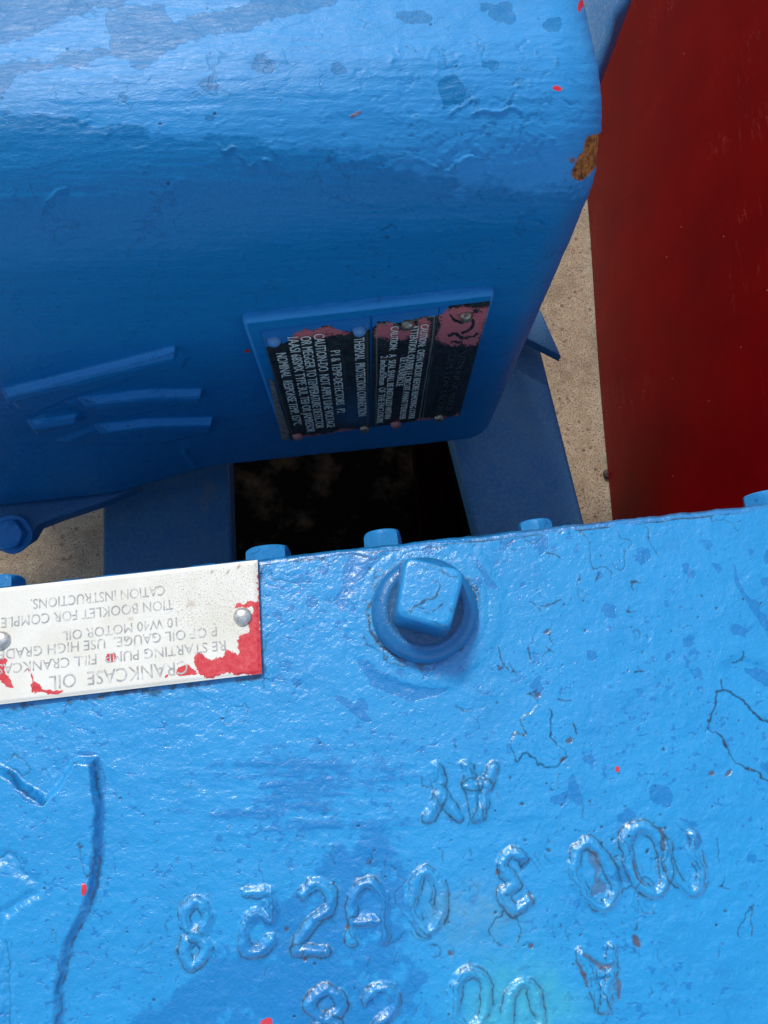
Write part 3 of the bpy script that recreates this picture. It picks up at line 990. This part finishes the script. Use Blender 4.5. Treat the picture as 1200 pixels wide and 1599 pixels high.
fb.poly('rust', ell(204, 966, 5, 3), .3, 2)
fb.get('speck')[:] = np.clip(sstep(200, 330, GX) * (1 - sstep(960, 1010, GY)) * 1.1 + .22, 0, 1)
nu, nv = 300, 150
L = .19
UU, VV = np.meshgrid(np.linspace(0, 1, nu), np.linspace(0, 1, nv), indexing='ij')
e_ = .0
pts = lb + UU[..., None] * u_ * L + VV[..., None] * w_
# rolled rim down to the cover
bend = np.minimum(np.minimum(UU * L, (1 - VV) * np.linalg.norm(w_)), VV * np.linalg.norm(w_))
pts[..., 2] = ZL - .0006 * (1 - sstep(0, .0018, bend)) 
# add a skirt ring
V = pts.reshape(-1, 3)
FG = grid_faces(nu, nv)
bd = [i * nv for i in range(nu)] + [(nu - 1) * nv + j for j in range(1, nv)] + [i * nv + nv - 1 for i in range(nu - 2, -1, -1)] + [j for j in range(nv - 2, 0, -1)]
sk = V[bd].copy(); sk[:, 2] = .0007
nb = len(bd); base = len(V)
SF = np.array([(bd[(i + 1) % nb], bd[i], base + i, base + (i + 1) % nb) for i in range(nb)])
V = np.concatenate([V, sk])
label = mk('oil_label', V, np.concatenate([FG[:, ::-1], SF]), M_label, crank, label='cream metal label with upside down lettering and remains of red paint', angle=50)
lx, ly = proj(V)
for k in ('red', 'speck', 'rust'):
    set_attr(label, k, fb.sample(k, lx, ly))
gm = np.zeros(len(V)); gm[base:] = .8
set_attr(label, 'grime', gm)
for x, y in ((379, 963), (2, 1000)):
    c_ = P(x, y, ZL); c_[2] = ZL
    mk('rivet', *rivet(c_, (0, 0, 1), .0042, .0022), M_rivet_al, label)


def text_mesh(body, ex=.02, bold=0.0):
    cu = bpy.data.curves.new('txt', 'FONT')
    cu.body = body; cu.size = 1.0; cu.extrude = ex; cu.offset = bold; cu.resolution_u = 3
    ob = bpy.data.objects.new('txt', cu)
    COL.objects.link(ob)
    dg = bpy.context.evaluated_depsgraph_get(); dg.update()
    me = bpy.data.meshes.new_from_object(ob.evaluated_get(dg))
    v = np.empty(len(me.vertices) * 3, np.float32); me.vertices.foreach_get('co', v); v = v.reshape(-1, 3).astype(float)
    f = [tuple(p.vertices) for p in me.polygons]
    bpy.data.objects.remove(ob); bpy.data.curves.remove(cu); bpy.data.meshes.remove(me)
    return v, f


def lettering(body, p0, p1, cap, up, nrm, mat, parent, thick=.00012, bold=.012, name='lettering', fit_end=True):
    """characters from p0 to p1 on their surface; cap = capital height in metres"""
    v, f = text_mesh(body, .5, bold)
    d = p1 - p0; L_ = np.linalg.norm(d); d = d / L_
    nrm = np.array(nrm, float)
    up = np.cross(nrm, d)
    w0, w1 = v[:, 0].min(), v[:, 0].max()
    x = (v[:, 0] - w0) / (w1 - w0) * L_
    y = v[:, 1] / .70 * cap
    z = v[:, 2] * thick * 2
    W = p0 + np.outer(x, d) + np.outer(y, up) + np.outer(z, nrm)
    return mk(name, W, f, mat, parent, smooth=False)


ZT = ZL + .00004
for body_, s0, s1, cap_ in (('CRANKCASE  OIL', (293, 1031), (76, 1056), 21), ('RE STARTING PUMP  FILL CRANKCAS', (352, 1000), (-4, 1038), 15.5),
                            ('P OF OIL GAUGE.  USE HIGH GRADE', (338, 978), (-2, 1015), 15.5), ('10 W40 MOTOR OIL', (276, 964), (97, 986), 15),
                            ('TION BOOKLET FOR COMPLE', (270, 936), (2, 965), 16), ('CATION INSTRUCTIONS.', (257, 914), (48, 936), 16)):
    a = P(*s0, ZT); b = P(*s1, ZT)
    lettering(body_, a, b, cap_ * .000285, None, (0, 0, 1), M_ink, label, bold=0.0)

# ------------------------------------------------------------------ the motor
YS = 0.189                                    # its side, an upright plane facing the cover
ZB = PV(560, 715, YS)[2]                      # underside
ZTOP = 0.112
R_ = .050
RE = .024                                     # rounding of the right end
XR = PV(860, 430, YS)[0] + .012
XL = -.42
YBK = YS + .30
motor = empty('electric_motor', ((XL + XR) / 2, (YS + YBK) / 2, ZB), 'glossy blue electric motor housing with black nameplates and chipped rusty corner', 'motor')

fm = Field()
# cast arrow ribs on the lower left: ledges with a sharp upper edge
fm.poly('cast', [(6, 612), (140, 577), (272, 543), (292, 556), (284, 572), (200, 588), (110, 618), (60, 640), (30, 634)], .0020, 3, 'max', .1, smooth=False)
fm.poly('cast', [(104, 626), (160, 612), (240, 609), (314, 609), (306, 624), (200, 648), (150, 646)], .0018, 3, 'max', .1, smooth=False)
fm.poly('cast', [(46, 658), (70, 648), (122, 645), (130, 652), (80, 668), (60, 676)], .0024, 3.5, 'max', .3, smooth=False)
fm.poly('cast', [(140, 668), (190, 656), (260, 653), (332, 652), (328, 674), (250, 690), (130, 690), (90, 688)], .0018, 3, 'max', .1, smooth=False)
for q in ([(6, 607), (272, 541), (276, 550), (12, 619)], [(124, 620), (230, 608), (314, 607), (312, 618), (230, 620), (150, 629)],
          [(150, 663), (230, 653), (331, 651), (329, 663), (230, 665), (170, 673)], [(46, 656), (118, 646), (120, 650), (56, 664)]):
    fm.poly('cast', q, .0055, 2.2, 'max', .05, smooth=False)
    fm.poly('ridge', q, 1, 3, 'max', .05, smooth=False)  # ledges kept pale: their highlight is painted in
fm.line('cast', [(290, 700), (310, 735), (340, 752)], 4, .001, 'max', 5, 1)
# the two drips and folds of the top coat
r = np.random.default_rng(21)
for q, w0 in (([(735, 178), (760, 172), (780, 178), (800, 165), (815, 172)], 1.6), ([(340, 228), (350, 238), (368, 232), (376, 248), (390, 262), (402, 258)], 1.3),
              ([(415, 250), (430, 268)], 1.3), ([(426, 232), (430, 246)], 1.2), ([(66, 360), (64, 340), (78, 310), (100, 296)], 1.8),
              ([(660, 250), (700, 262), (720, 250), (756, 248)], 1.3), ([(700, 178), (712, 172), (735, 150), (742, 152)], 1.)):
    fm.line('h', q, w0, .0008, 'add', 1.6, 1.3)
for k in range(260):
    x = r.uniform(520, 910); y = r.uniform(70, 470)
    if r.random() < .4:
        x = r.normal(740, 90); y = r.normal(240, 60)
    an = r.choice([-.15, 1.9, .9]) + r.normal(0, .45); L_ = r.uniform(8, 34); b_ = r.uniform(-.7, .7)
    q = [(x, y), (x + L_ * .35 * math.cos(an + b_), y + L_ * .35 * math.sin(an + b_)), (x + L_ * .7 * math.cos(an - b_), y + L_ * .7 * math.sin(an - b_)), (x + L_ * math.cos(an), y + L_ * math.sin(an))]
    fm.line('h', q, .9, r.choice([.00034, -.00038]), 'add', 1.2, 1.8)
    fm.line('grime', q, .6, r.uniform(.1, .45), 'max', .8, 1.8, breaks=.4)
for k in range(120):
    x = r.uniform(0, 520); y = r.uniform(180, 740); an = r.normal(-.1, .5); L_ = r.uniform(8, 26)
    q = [(x, y), (x + L_ * .5 * math.cos(an + .4), y + L_ * .5 * math.sin(an + .4)), (x + L_ * math.cos(an), y + L_ * math.sin(an))]
    fm.line('h', q, .9, .00034, 'add', 1.2, 1.8)
fm.flake([(590, 358), (600, 352), (614, 354), (612, 366), (594, 368)], .0003, .6)
fm.flake([(690, 128), (712, 122), (724, 140), (716, 160), (702, 166), (688, 150)], .0001, .2, worn=.7)
# dull water spots on the shoulder
for x, y, a1, b1 in ((325, 130, 17, 13), (410, 101, 18, 14), (527, 107, 13, 11), (785, 20, 22, 16), (700, 142, 20, 22), (645, 26, 30, 10), (768, 98, 13, 9), (757, 10, 9, 8), (865, 38, 14, 10), (329, 186, 8, 6), (195, 150, 6, 5)):
    fm.poly('worn', ell(x, y, a1, b1, r.uniform(-.4, .4), jit=.22, seed=int(x)), .9, 2, rag=1.5)
    fm.poly('h', ell(x, y, a1, b1), -.00008, 2, 'add')
fm.poly('rust', [(942, 208), (945, 218), (936, 246), (924, 270), (906, 281), (893, 272), (898, 254), (910, 236), (920, 214)], 1, 1.3, wob=.5, rag=1.2)
fm.poly('h', [(942, 208), (945, 218), (936, 246), (924, 270), (906, 281), (893, 272), (898, 254), (910, 236), (920, 214)], -.0008, 2, 'add', .5)
fm.poly('rust', [(888, 250), (896, 246), (892, 256)], .8, 1.2, rag=1)
fm.line('rust', [(548, 178), (556, 175), (562, 172)], 2, .9, 'max', 1)
fm.poly('red', [(862, 137), (870, 134), (878, 138), (872, 144)], 1, 1, wob=.5); fm.poly('red', ell(909, 10, 3, 10), 1, 1); fm.poly('red', ell(387, 547, 4, 3), 1, 1)
for k in range(60):
    x = r.uniform(0, 930); y = r.uniform(20, 500)
    fm.poly('grime', ell(x, y, r.choice([.9, 1.3, 2.]), 1.1), .7, .8)
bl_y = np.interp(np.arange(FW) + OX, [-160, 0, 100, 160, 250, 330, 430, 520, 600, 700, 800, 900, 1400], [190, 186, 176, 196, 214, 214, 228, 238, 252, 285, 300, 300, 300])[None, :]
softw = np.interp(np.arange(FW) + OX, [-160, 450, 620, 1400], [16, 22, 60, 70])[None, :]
low = np.clip(.5 + (GY - bl_y + 9 * NM + 4 * NS) / (2 * softw), 0, 1)  # lower edge of the reflected sky band, painted as a tone change
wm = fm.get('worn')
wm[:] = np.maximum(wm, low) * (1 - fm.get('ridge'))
fm.poly('worn', [(-160, -100), (200, -60), (190, 0), (150, 12), (110, 28), (60, 44), (20, 62), (0, 74), (-100, 90)], 1, 3, rag=5)  # this and the next two: gaps in the sky reflection, painted deeper
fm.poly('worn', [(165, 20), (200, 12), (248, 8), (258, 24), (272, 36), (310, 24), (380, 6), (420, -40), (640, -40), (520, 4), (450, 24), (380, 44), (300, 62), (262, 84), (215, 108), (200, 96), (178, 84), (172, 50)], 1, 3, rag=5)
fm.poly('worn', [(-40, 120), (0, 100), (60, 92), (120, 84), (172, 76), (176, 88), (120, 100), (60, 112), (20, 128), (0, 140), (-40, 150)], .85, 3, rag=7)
brush = fbm(150, 9, 4, 51)                     # brush marks run along the housing
lump = fbm(60, 45, 4, 52)
fm.get('h')[:] += (.00013 * brush + .00022 * lump + .00022 * fbm(170, 120, 3, 53)).astype(np.float32)

# cross section, walked from under the housing, up the side, over the top, and down the back
cy0, cy1 = YS + R_, YBK - R_
cz0, cz1 = ZB + R_, ZTOP - R_
RB = .022                                      # tight lower rounding


def section():
    pts = []                                   # (core y, core z, normal y, normal z, radius)
    for y in np.linspace(YS + .16, YS + RB, 12, endpoint=False):
        pts.append((y, ZB + RB, 0, -1, RB))
    for t in np.linspace(-math.pi / 2, -math.pi, 26, endpoint=False):
        pts.append((YS + RB, ZB + RB, math.cos(t), math.sin(t), RB))
    for z in np.arange(ZB + RB, ZTOP - R_, .00062):
        pts.append((YS + R_, z, -1, 0, R_))
    for t in np.linspace(math.pi, math.pi / 2, 150, endpoint=False):
        pts.append((YS + R_, ZTOP - R_, math.cos(t), math.sin(t), R_))
    for y in np.arange(YS + R_, YS + .13, .0007):
        pts.append((y, ZTOP - R_, 0, 1, R_))
    for y in np.linspace(YS + .13, YBK - R_, 12, endpoint=False):
        pts.append((y, ZTOP - R_, 0, 1, R_))
    for t in np.linspace(math.pi / 2, 0, 10):
        pts.append((YBK - R_, ZTOP - R_, math.cos(t), math.sin(t), R_))
    pts.append((YBK - R_, ZB + R_, 1, 0, R_))
    return np.array(pts)


S = section()
xs = spaced(XL, XR - RE, -.29, XR, .00072, .01)
ph = np.linspace(0, math.pi / 2, 46)[1:]
xa = np.concatenate([xs, XR - RE + RE * np.sin(ph)])
ins = np.concatenate([np.zeros(len(xs)), RE * (1 - np.cos(ph))])
nxx = np.concatenate([np.zeros(len(xs)), np.sin(ph)])
# the housing thins out towards the far left end, where it curves under
rad = np.maximum(S[None, :, 4], 0) - ins[:, None]
neg = np.minimum(rad, 0)                       # under the tight lower edge the inset goes on as a shrink
cyy = S[None, :, 0] + np.zeros_like(rad); czz = S[None, :, 1] + np.zeros_like(rad)
Yv = cyy + S[None, :, 2] * rad
Zv = czz + S[None, :, 3] * rad
Zv = np.where(S[None, :, 4] < .03, np.maximum(Zv, ZB + ins[:, None]), Zv)
Xv = np.broadcast_to(xa[:, None], Yv.shape)
# gentle crown of the casting: side bows out, top slopes
V = np.stack([Xv, Yv, Zv], -1)
nrm = np.stack([np.broadcast_to(nxx[:, None], Yv.shape), S[None, :, 2] * np.cos(np.arcsin(nxx))[:, None], S[None, :, 3] * np.cos(np.arcsin(nxx))[:, None]], -1)
# lower left: the belly swells forward and sags
sw = sstep(.0, 1.0, (-.085 - V[..., 0]) / .10) * sstep(.0, 1.0, (-.10 - V[..., 2]) / .10)
V[..., 1] -= .012 * sw
V[..., 2] -= .006 * sw
px, py = proj(V)
hh_ = fm.sample('h', px, py) + fm.sample('cast', px, py)
vis = (py < 900)
V += nrm * np.where(vis, hh_, 0)[..., None]
ni, nj = Yv.shape
FG = grid_faces(ni, nj)
Vf = V.reshape(-1, 3)
cen = len(Vf)
capf = [(cen - nj + j, cen - nj + j + 1, cen) for j in range(nj - 1)]
endc = np.array([[XR, (YS + YBK) / 2, (ZB + ZTOP) / 2]])
Vf = np.concatenate([Vf, endc])
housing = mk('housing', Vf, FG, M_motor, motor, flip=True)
px, py = proj(Vf)
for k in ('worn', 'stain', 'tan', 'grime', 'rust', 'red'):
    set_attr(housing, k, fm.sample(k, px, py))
ec = np.concatenate([V[-1], endc]); ecn = len(V[-1])
mk('end_cap', ec, [(j, j + 1, ecn) for j in range(ecn - 1)], M_part, motor)

# raised pad with its bevelled rim
YP = YS - .0048


def on_pad(px_, py_, Y=YP):
    return PV(px_, py_, Y)


def vplate(corners, Y0, Y1, bev, n=40):
    """slab on the motor side between planes Y0 (back) and Y1 (front); corners are front corner points, clockwise from top left"""
    c = np.array([[q[0], q[2]] for q in corners])
    area = 0.5 * np.sum(c[:, 0] * np.roll(c[:, 1], -1) - np.roll(c[:, 0], -1) * c[:, 1])
    if area < 0:
        c = c[::-1]
    v, f = prism(c, 0, Y0 - Y1, bev)
    W = np.column_stack([v[:, 0], Y0 - v[:, 2], v[:, 1]])
    return W, f


pad = [on_pad(377, 503), on_pad(776, 458), on_pad(716, 652), on_pad(442, 686)]
# rounded corners for the pad outline
pp = []
for i in range(4):
    a, b, c = pad[i - 1], pad[i], pad[(i + 1) % 4]
    for k in range(6):
        u = k / 5
        ea = b + (a - b) * .03; ec_ = b + (c - b) * .03
        pp.append((1 - u) ** 2 * ea + 2 * u * (1 - u) * b + u * u * ec_)
nameplate_pad = mk('nameplate_pad', *vplate(pp, YS + .003, YP, .0028), M_motor, motor, angle=60)
for k in ('worn', 'stain', 'tan', 'grime', 'rust', 'red'):
    z_ = np.zeros(len(nameplate_pad.data.vertices))
    if k == 'worn':
        z_[-len(pp):] = 1  # deep front, pale rim: the rim highlight is put into the colour
        z_[:len(pp)] = 1
    set_attr(nameplate_pad, k, z_)

YN = YP - .0011
fn = Field()
nb_ = fn
nb_.poly('blue', [(395, 505), (470, 500), (560, 485), (585, 485), (585, 512), (552, 517), (520, 512), (470, 516), (448, 528), (430, 536), (412, 538)], 1, 3, rag=3)
nb_.poly('blue', [(580, 485), (640, 480), (700, 470), (690, 492), (650, 498), (622, 502), (584, 503)], 1, 3, rag=2)
nb_.poly('pink', [(450, 524), (470, 517), (500, 514), (524, 512), (546, 520), (530, 521), (500, 524), (470, 530)], 1, 6, rag=2.5)
nb_.poly('pink', [(589, 512), (606, 508), (622, 516), (640, 512), (638, 526), (626, 530), (604, 528), (590, 526)], 1, 6, rag=1.5)
nb_.poly('pink', [(656, 504), (666, 499), (672, 506), (672, 530), (664, 535), (652, 530), (654, 515)], 1, 6, rag=1.5)
nb_.poly('pink', [(690, 492), (716, 482), (740, 482), (760, 484), (756, 510), (747, 541), (712, 538), (685, 534), (688, 510)], 1, 6, rag=2)
nb_.poly('pink', [(462, 681), (520, 672), (560, 668), (560, 674), (500, 682), (466, 688)], .7, 1.5, rag=2)
nb_.poly('pink', [(640, 658), (670, 653), (705, 650), (716, 642), (716, 652), (670, 660), (640, 662)], .75, 1.5, rag=2)
# dark scuffs through the pink corner
sc_ = nb_.get('pink')
for q, ww in (([(702, 524), (712, 520), (724, 528), (736, 527)], 2.6), ([(724, 518), (736, 514), (743, 506), (742, 500)], 2.4), ([(704, 494), (710, 500), (724, 502), (736, 494)], 2.0), ([(742, 526), (748, 520)], 2.), ([(704, 533), (722, 534)], 1.6), ([(740, 486), (752, 488)], 1.8)):
    tmp = Field(); tmp.line('k', q, ww, 1, 'max', 1.2, .8)
    sc_ *= 1 - tmp.get('k')
nb_.get('haze')[:] = np.clip(np.exp(-(((GX - 550) / 28.) ** 2 + ((GY - 640) / 26.) ** 2)) * (.9 + .6 * NM), 0, .8)
nb_.line('line', [(588, 664), (588, 640), (589, 508), (616, 504), (620, 509), (632, 511)], .7, .8, 'max', .7, .1, smooth=False)
nb_.line('line', [(645, 500), (679, 494), (676, 530), (655, 655)], .7, .8, 'max', .7, .1, smooth=False)
nb_.line('line', [(684, 492), (660, 655)], .5, .6, 'max', .6, .1, smooth=False)
nb_.line('line', [(573, 505), (575, 664)], .8, .35, 'max', .8, .2, smooth=False)
nb_.line('line', [(537, 556), (541, 610)], .5, .3, 'max', .6, .2, smooth=False)
nb_.line('line', [(410, 524), (432, 600), (458, 684)], 1.0, .3, 'max', 1, .2, smooth=False)


def nameplate(cor, label_, n=110, dent=0.0):
    c = [on_pad(*q, YN) for q in cor]
    U, W = np.meshgrid(np.linspace(0, 1, n), np.linspace(0, 1, n), indexing='ij')
    tl, tr, br, bl_ = c
    Pm = (tl * (1 - U)[..., None] + tr * U[..., None]) * (1 - W)[..., None] + (bl_ * (1 - U)[..., None] + br * U[..., None]) * W[..., None]
    Pm[..., 1] += dent * (np.sin(U * 3.1) * .6 + .4 * np.sin(W * 5 + U * 2)) * .4
    V_ = Pm.reshape(-1, 3); FGq = grid_faces(n, n)
    bd_ = [i * n for i in range(n)] + [(n - 1) * n + j for j in range(1, n)] + [i * n + n - 1 for i in range(n - 2, -1, -1)] + [j for j in range(n - 2, 0, -1)]
    sk_ = V_[bd_].copy(); sk_[:, 1] = YP + .0002
    nb2 = len(bd_); b0 = len(V_)
    SF_ = np.array([(bd_[i], bd_[(i + 1) % nb2], b0 + (i + 1) % nb2, b0 + i) for i in range(nb2)])
    V_ = np.concatenate([V_, sk_])
    o = mk('nameplate', V_, np.concatenate([FGq[:, ::-1], SF_[:, ::-1]]), M_name, motor, label=label_, flip=True, angle=50)
    x_, y_ = proj(V_)
    for k in ('blue', 'pink', 'haze', 'line'):
        set_attr(o, k, fn.sample(k, x_, y_))
    return o


npA = nameplate([(409, 519), (578, 496), (578.5, 667), (455, 686)], 'left black nameplate of six text columns with blue paint along its top')
npB = nameplate([(582, 495.5), (686, 482), (656, 656.5), (581, 667)], 'middle black nameplate with a thin frame line and pink patches')
npC = nameplate([(687.5, 482), (766, 473), (718, 649), (657.5, 656.5)], 'right black nameplate with a large scuffed pink patch')
for par, lst in ((npA, ((428, 531, M_rivet_blue, .0048), (561, 515, M_rivet_blue, .0048), (465, 680, M_rivet_red, .0050), (569, 668, M_rivet, .0048))),
                 (npB, ((637, 505, M_rivet, .0050), (618, 661, M_rivet_red, .0052))), (npC, ((728, 492, M_rivet, .0050), (686, 651, M_rivet, .0052)))):
    for x, y, mm, rr2 in lst:
        c_ = on_pad(x, y, YN)
        mk('rivet', *rivet(c_, (0, -1, 0), rr2 * .72, .0034), mm, par)
Yt = YN - .0006
for par, body_, s0, s1, cap_, mm in (
        (npA, 'NOMINAL  RESPONSE TEMP. 157°C', (431, 552), (459, 664), 5.2, M_silver),
        (npA, '1AASI 68SMX TYPE 3UL TE0 OR JAMRESOR', (449, 527), (480, 675), 5.2, M_silver),
        (npA, 'OR MEGGER TO TEMPERATURE DETECTOR', (469, 526), (494, 669), 5.2, M_silver),
        (npA, 'CAUTION-DO  NOT APPLY LINE VOLTAGE', (490, 522), (511, 668), 5.2, M_silver),
        (npA, 'P1 & TEMP-DETECTORS   P2', (516, 548), (527, 645), 5.0, M_silver),
        (npA, 'THERMAL  PROTECTION CONNECTION', (553, 528), (560, 650), 5.2, M_silver),
        (npB, 'CAUTION:  OPEN CIRCUIT BEFORE REMOVING COVER', (658, 507), (638, 654), 3.9, M_silver),
        (npB, "ATTENTION. OUVRIR LE CIRCUIT AVANT D'ENLEVER", (643, 508), (624, 655), 3.9, M_silver),
        (npB, 'LE COUVERCLE', (626, 559), (619, 603), 3.9, M_silver),
        (npB, 'CAUTION:   A  SEAL SHALL BE INSTALLED WITHIN', (611, 510), (601, 654), 3.9, M_silver),
        (npB, '2 inches/50mm  OF THE ENCLOSURE', (595, 556), (589, 661), 3.9, M_silver),
        (npC, 'CLASS 1 DIV. GROUP', (703, 545), (682, 640), 3.6, M_ghost),
        (npC, 'MOTOR FOR HAZARDOUS', (720, 545), (697, 640), 3.6, M_ghost)):
    a = on_pad(*s0, Yt); b = on_pad(*s1, Yt)
    lettering(body_, a, b, cap_ * .00105, None, (0, -1, 0), mm, par, thick=.00008, bold=0.0)
# crust where the sealant has squeezed out beside the left plate
q = [on_pad(x, y, YP) for x, y in ((420, 590), (428, 595), (438, 630), (452, 672), (452, 686), (440, 684), (430, 640))]
mk('sealant_crust', *vplate(q, YP + .001, YP - .0012, .0006), M_grime, motor)

# lower flange at the left with its bolt
ZF = ZB + .004
q = [P(-60, 812, ZF), P(60, 792, ZF), P(215, 762, ZF), P(150, 788, ZF), P(95, 806, ZF), P(58, 820, ZF), P(48, 838, ZF), P(30, 850, ZF), P(-60, 862, ZF)]
far = [P(-60, 760, ZF), P(215, 740, ZF)]
mk('foot_flange', *prism([far[0][:2], *[k[:2] for k in q[-1:2:-1]], q[2][:2], far[1][:2]], ZF - .012, ZF, .002), M_frame, motor, angle=50)
w_, hd = hexbolt(.0118, .010, P(20, 834, ZF) + np.array([0, 0, .0]), (.05, -.25, 1), .3)
bo = mk('hex_bolt', *hd, M_part, motor, angle=35)
mk('washer', *w_, M_part, bo, angle=40)

# blue flange behind the right end
zq = -.02
q = [P(900, -60, zq), P(1010, -60, zq), P(985, 0, zq), P(968, 22, zq), P(958, 60, zq), P(938, 112, zq), P(900, 130, zq), P(860, 60, zq)]
mk('rear_flange', *prism([k[:2] for k in q], zq - .10, zq, .006), M_frame, motor, angle=50)

# ------------------------------------------------------------------ skid under the motor
skid = empty('base_skid', (0, .2, ZG), 'dark blue steel skid bars under the motor with a black gap between them', 'skid')
ZS = -.275


def bar(name, pts, z, th, bev, mat, par, label=None):
    q = [P(x, y, z)[:2] for x, y in pts]
    return mk(name, *prism(q, z - th, z, bev), mat, par, label=label, angle=50)


bar('skid_bar', [(159, 700), (357, 690), (364, 905), (159, 925)], ZS, .022, .004, M_frame, skid)
bar('skid_bar', [(690, 625), (815, 425), (916, 826), (914, 860), (753, 870)], ZS, .022, .004, M_frame, skid)
bar('bracket_tab', [(800, 440), (846, 486), (877, 556), (818, 526), (780, 500)], ZS + .03, .010, .0015, M_frame, skid)
bar('oil_pan', [(320, 640), (760, 620), (780, 900), (330, 910)], ZG + .035, .02, .002, M_oily, skid)  # added dark sheet standing for the shade between the bars
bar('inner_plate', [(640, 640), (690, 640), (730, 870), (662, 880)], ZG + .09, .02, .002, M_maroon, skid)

# ------------------------------------------------------------------ red guard at the right
zb = ZG + .006
b0 = P(917, 320, zb); b1 = P(956, 812, zb)
dr = b1 - b0; dr /= np.linalg.norm(dr)
s0 = b0 - dr * .40; s1 = b1 - dr * -.12
on = np.array([-dr[1], dr[0], 0.0])
if on[0] < 0:
    on = -on
guard = empty('red_guard', tuple((s0 + s1) / 2), 'tall glossy dark red steel guard standing to the right of the motor', 'machine guard')
nz, ns = 60, 60
zz_ = np.linspace(zb, .16, nz)
th_ = .0025


def gx(z):
    k = (z - zb)
    return .01 * k + .50 * k * k


ring = []
for z in zz_:
    ring.append((gx(z), z))
for z in zz_[::-1]:
    ring.append((gx(z) + th_ + .02 * (z > .15), z - .0 * th_))
ring = np.array(ring)
V = []
for k in range(ns + 1):
    p = s0 + (s1 - s0) * k / ns
    for (o_, z) in ring:
        V.append(p + on * (o_ + .0012 * math.sin(k * .21 + z * 9)) + np.array([0, 0, z - zb]))
V = np.array(V)
FGq = grid_faces(ns + 1, len(ring))
n_ = len(ring)
cl_f = np.array([(k * n_ + n_ - 1, (k + 1) * n_ + n_ - 1, (k + 1) * n_, k * n_) for k in range(ns)])
mk('guard_sheet', V, np.concatenate([FGq, cl_f]), M_red, guard, flip=True, angle=50)

# grit lying on the concrete
gq = P(948, 742, ZG)
v_, f_ = revolve([(.004, 0), (.0055, .002), (.005, .005), (.002, .007), (.0001, .0072)], gq, (.1, .1, 1), n=9, wob=.14)
o = mk('grit_lump', v_, f_, M_debris, smooth=False)
o['label'] = 'small black grit lump on the concrete beside the foot of the red guard'; o['category'] = 'grit'

print('TRIS', sum(len(o.data.polygons) * 2 for o in bpy.data.objects if o.type == 'MESH'))
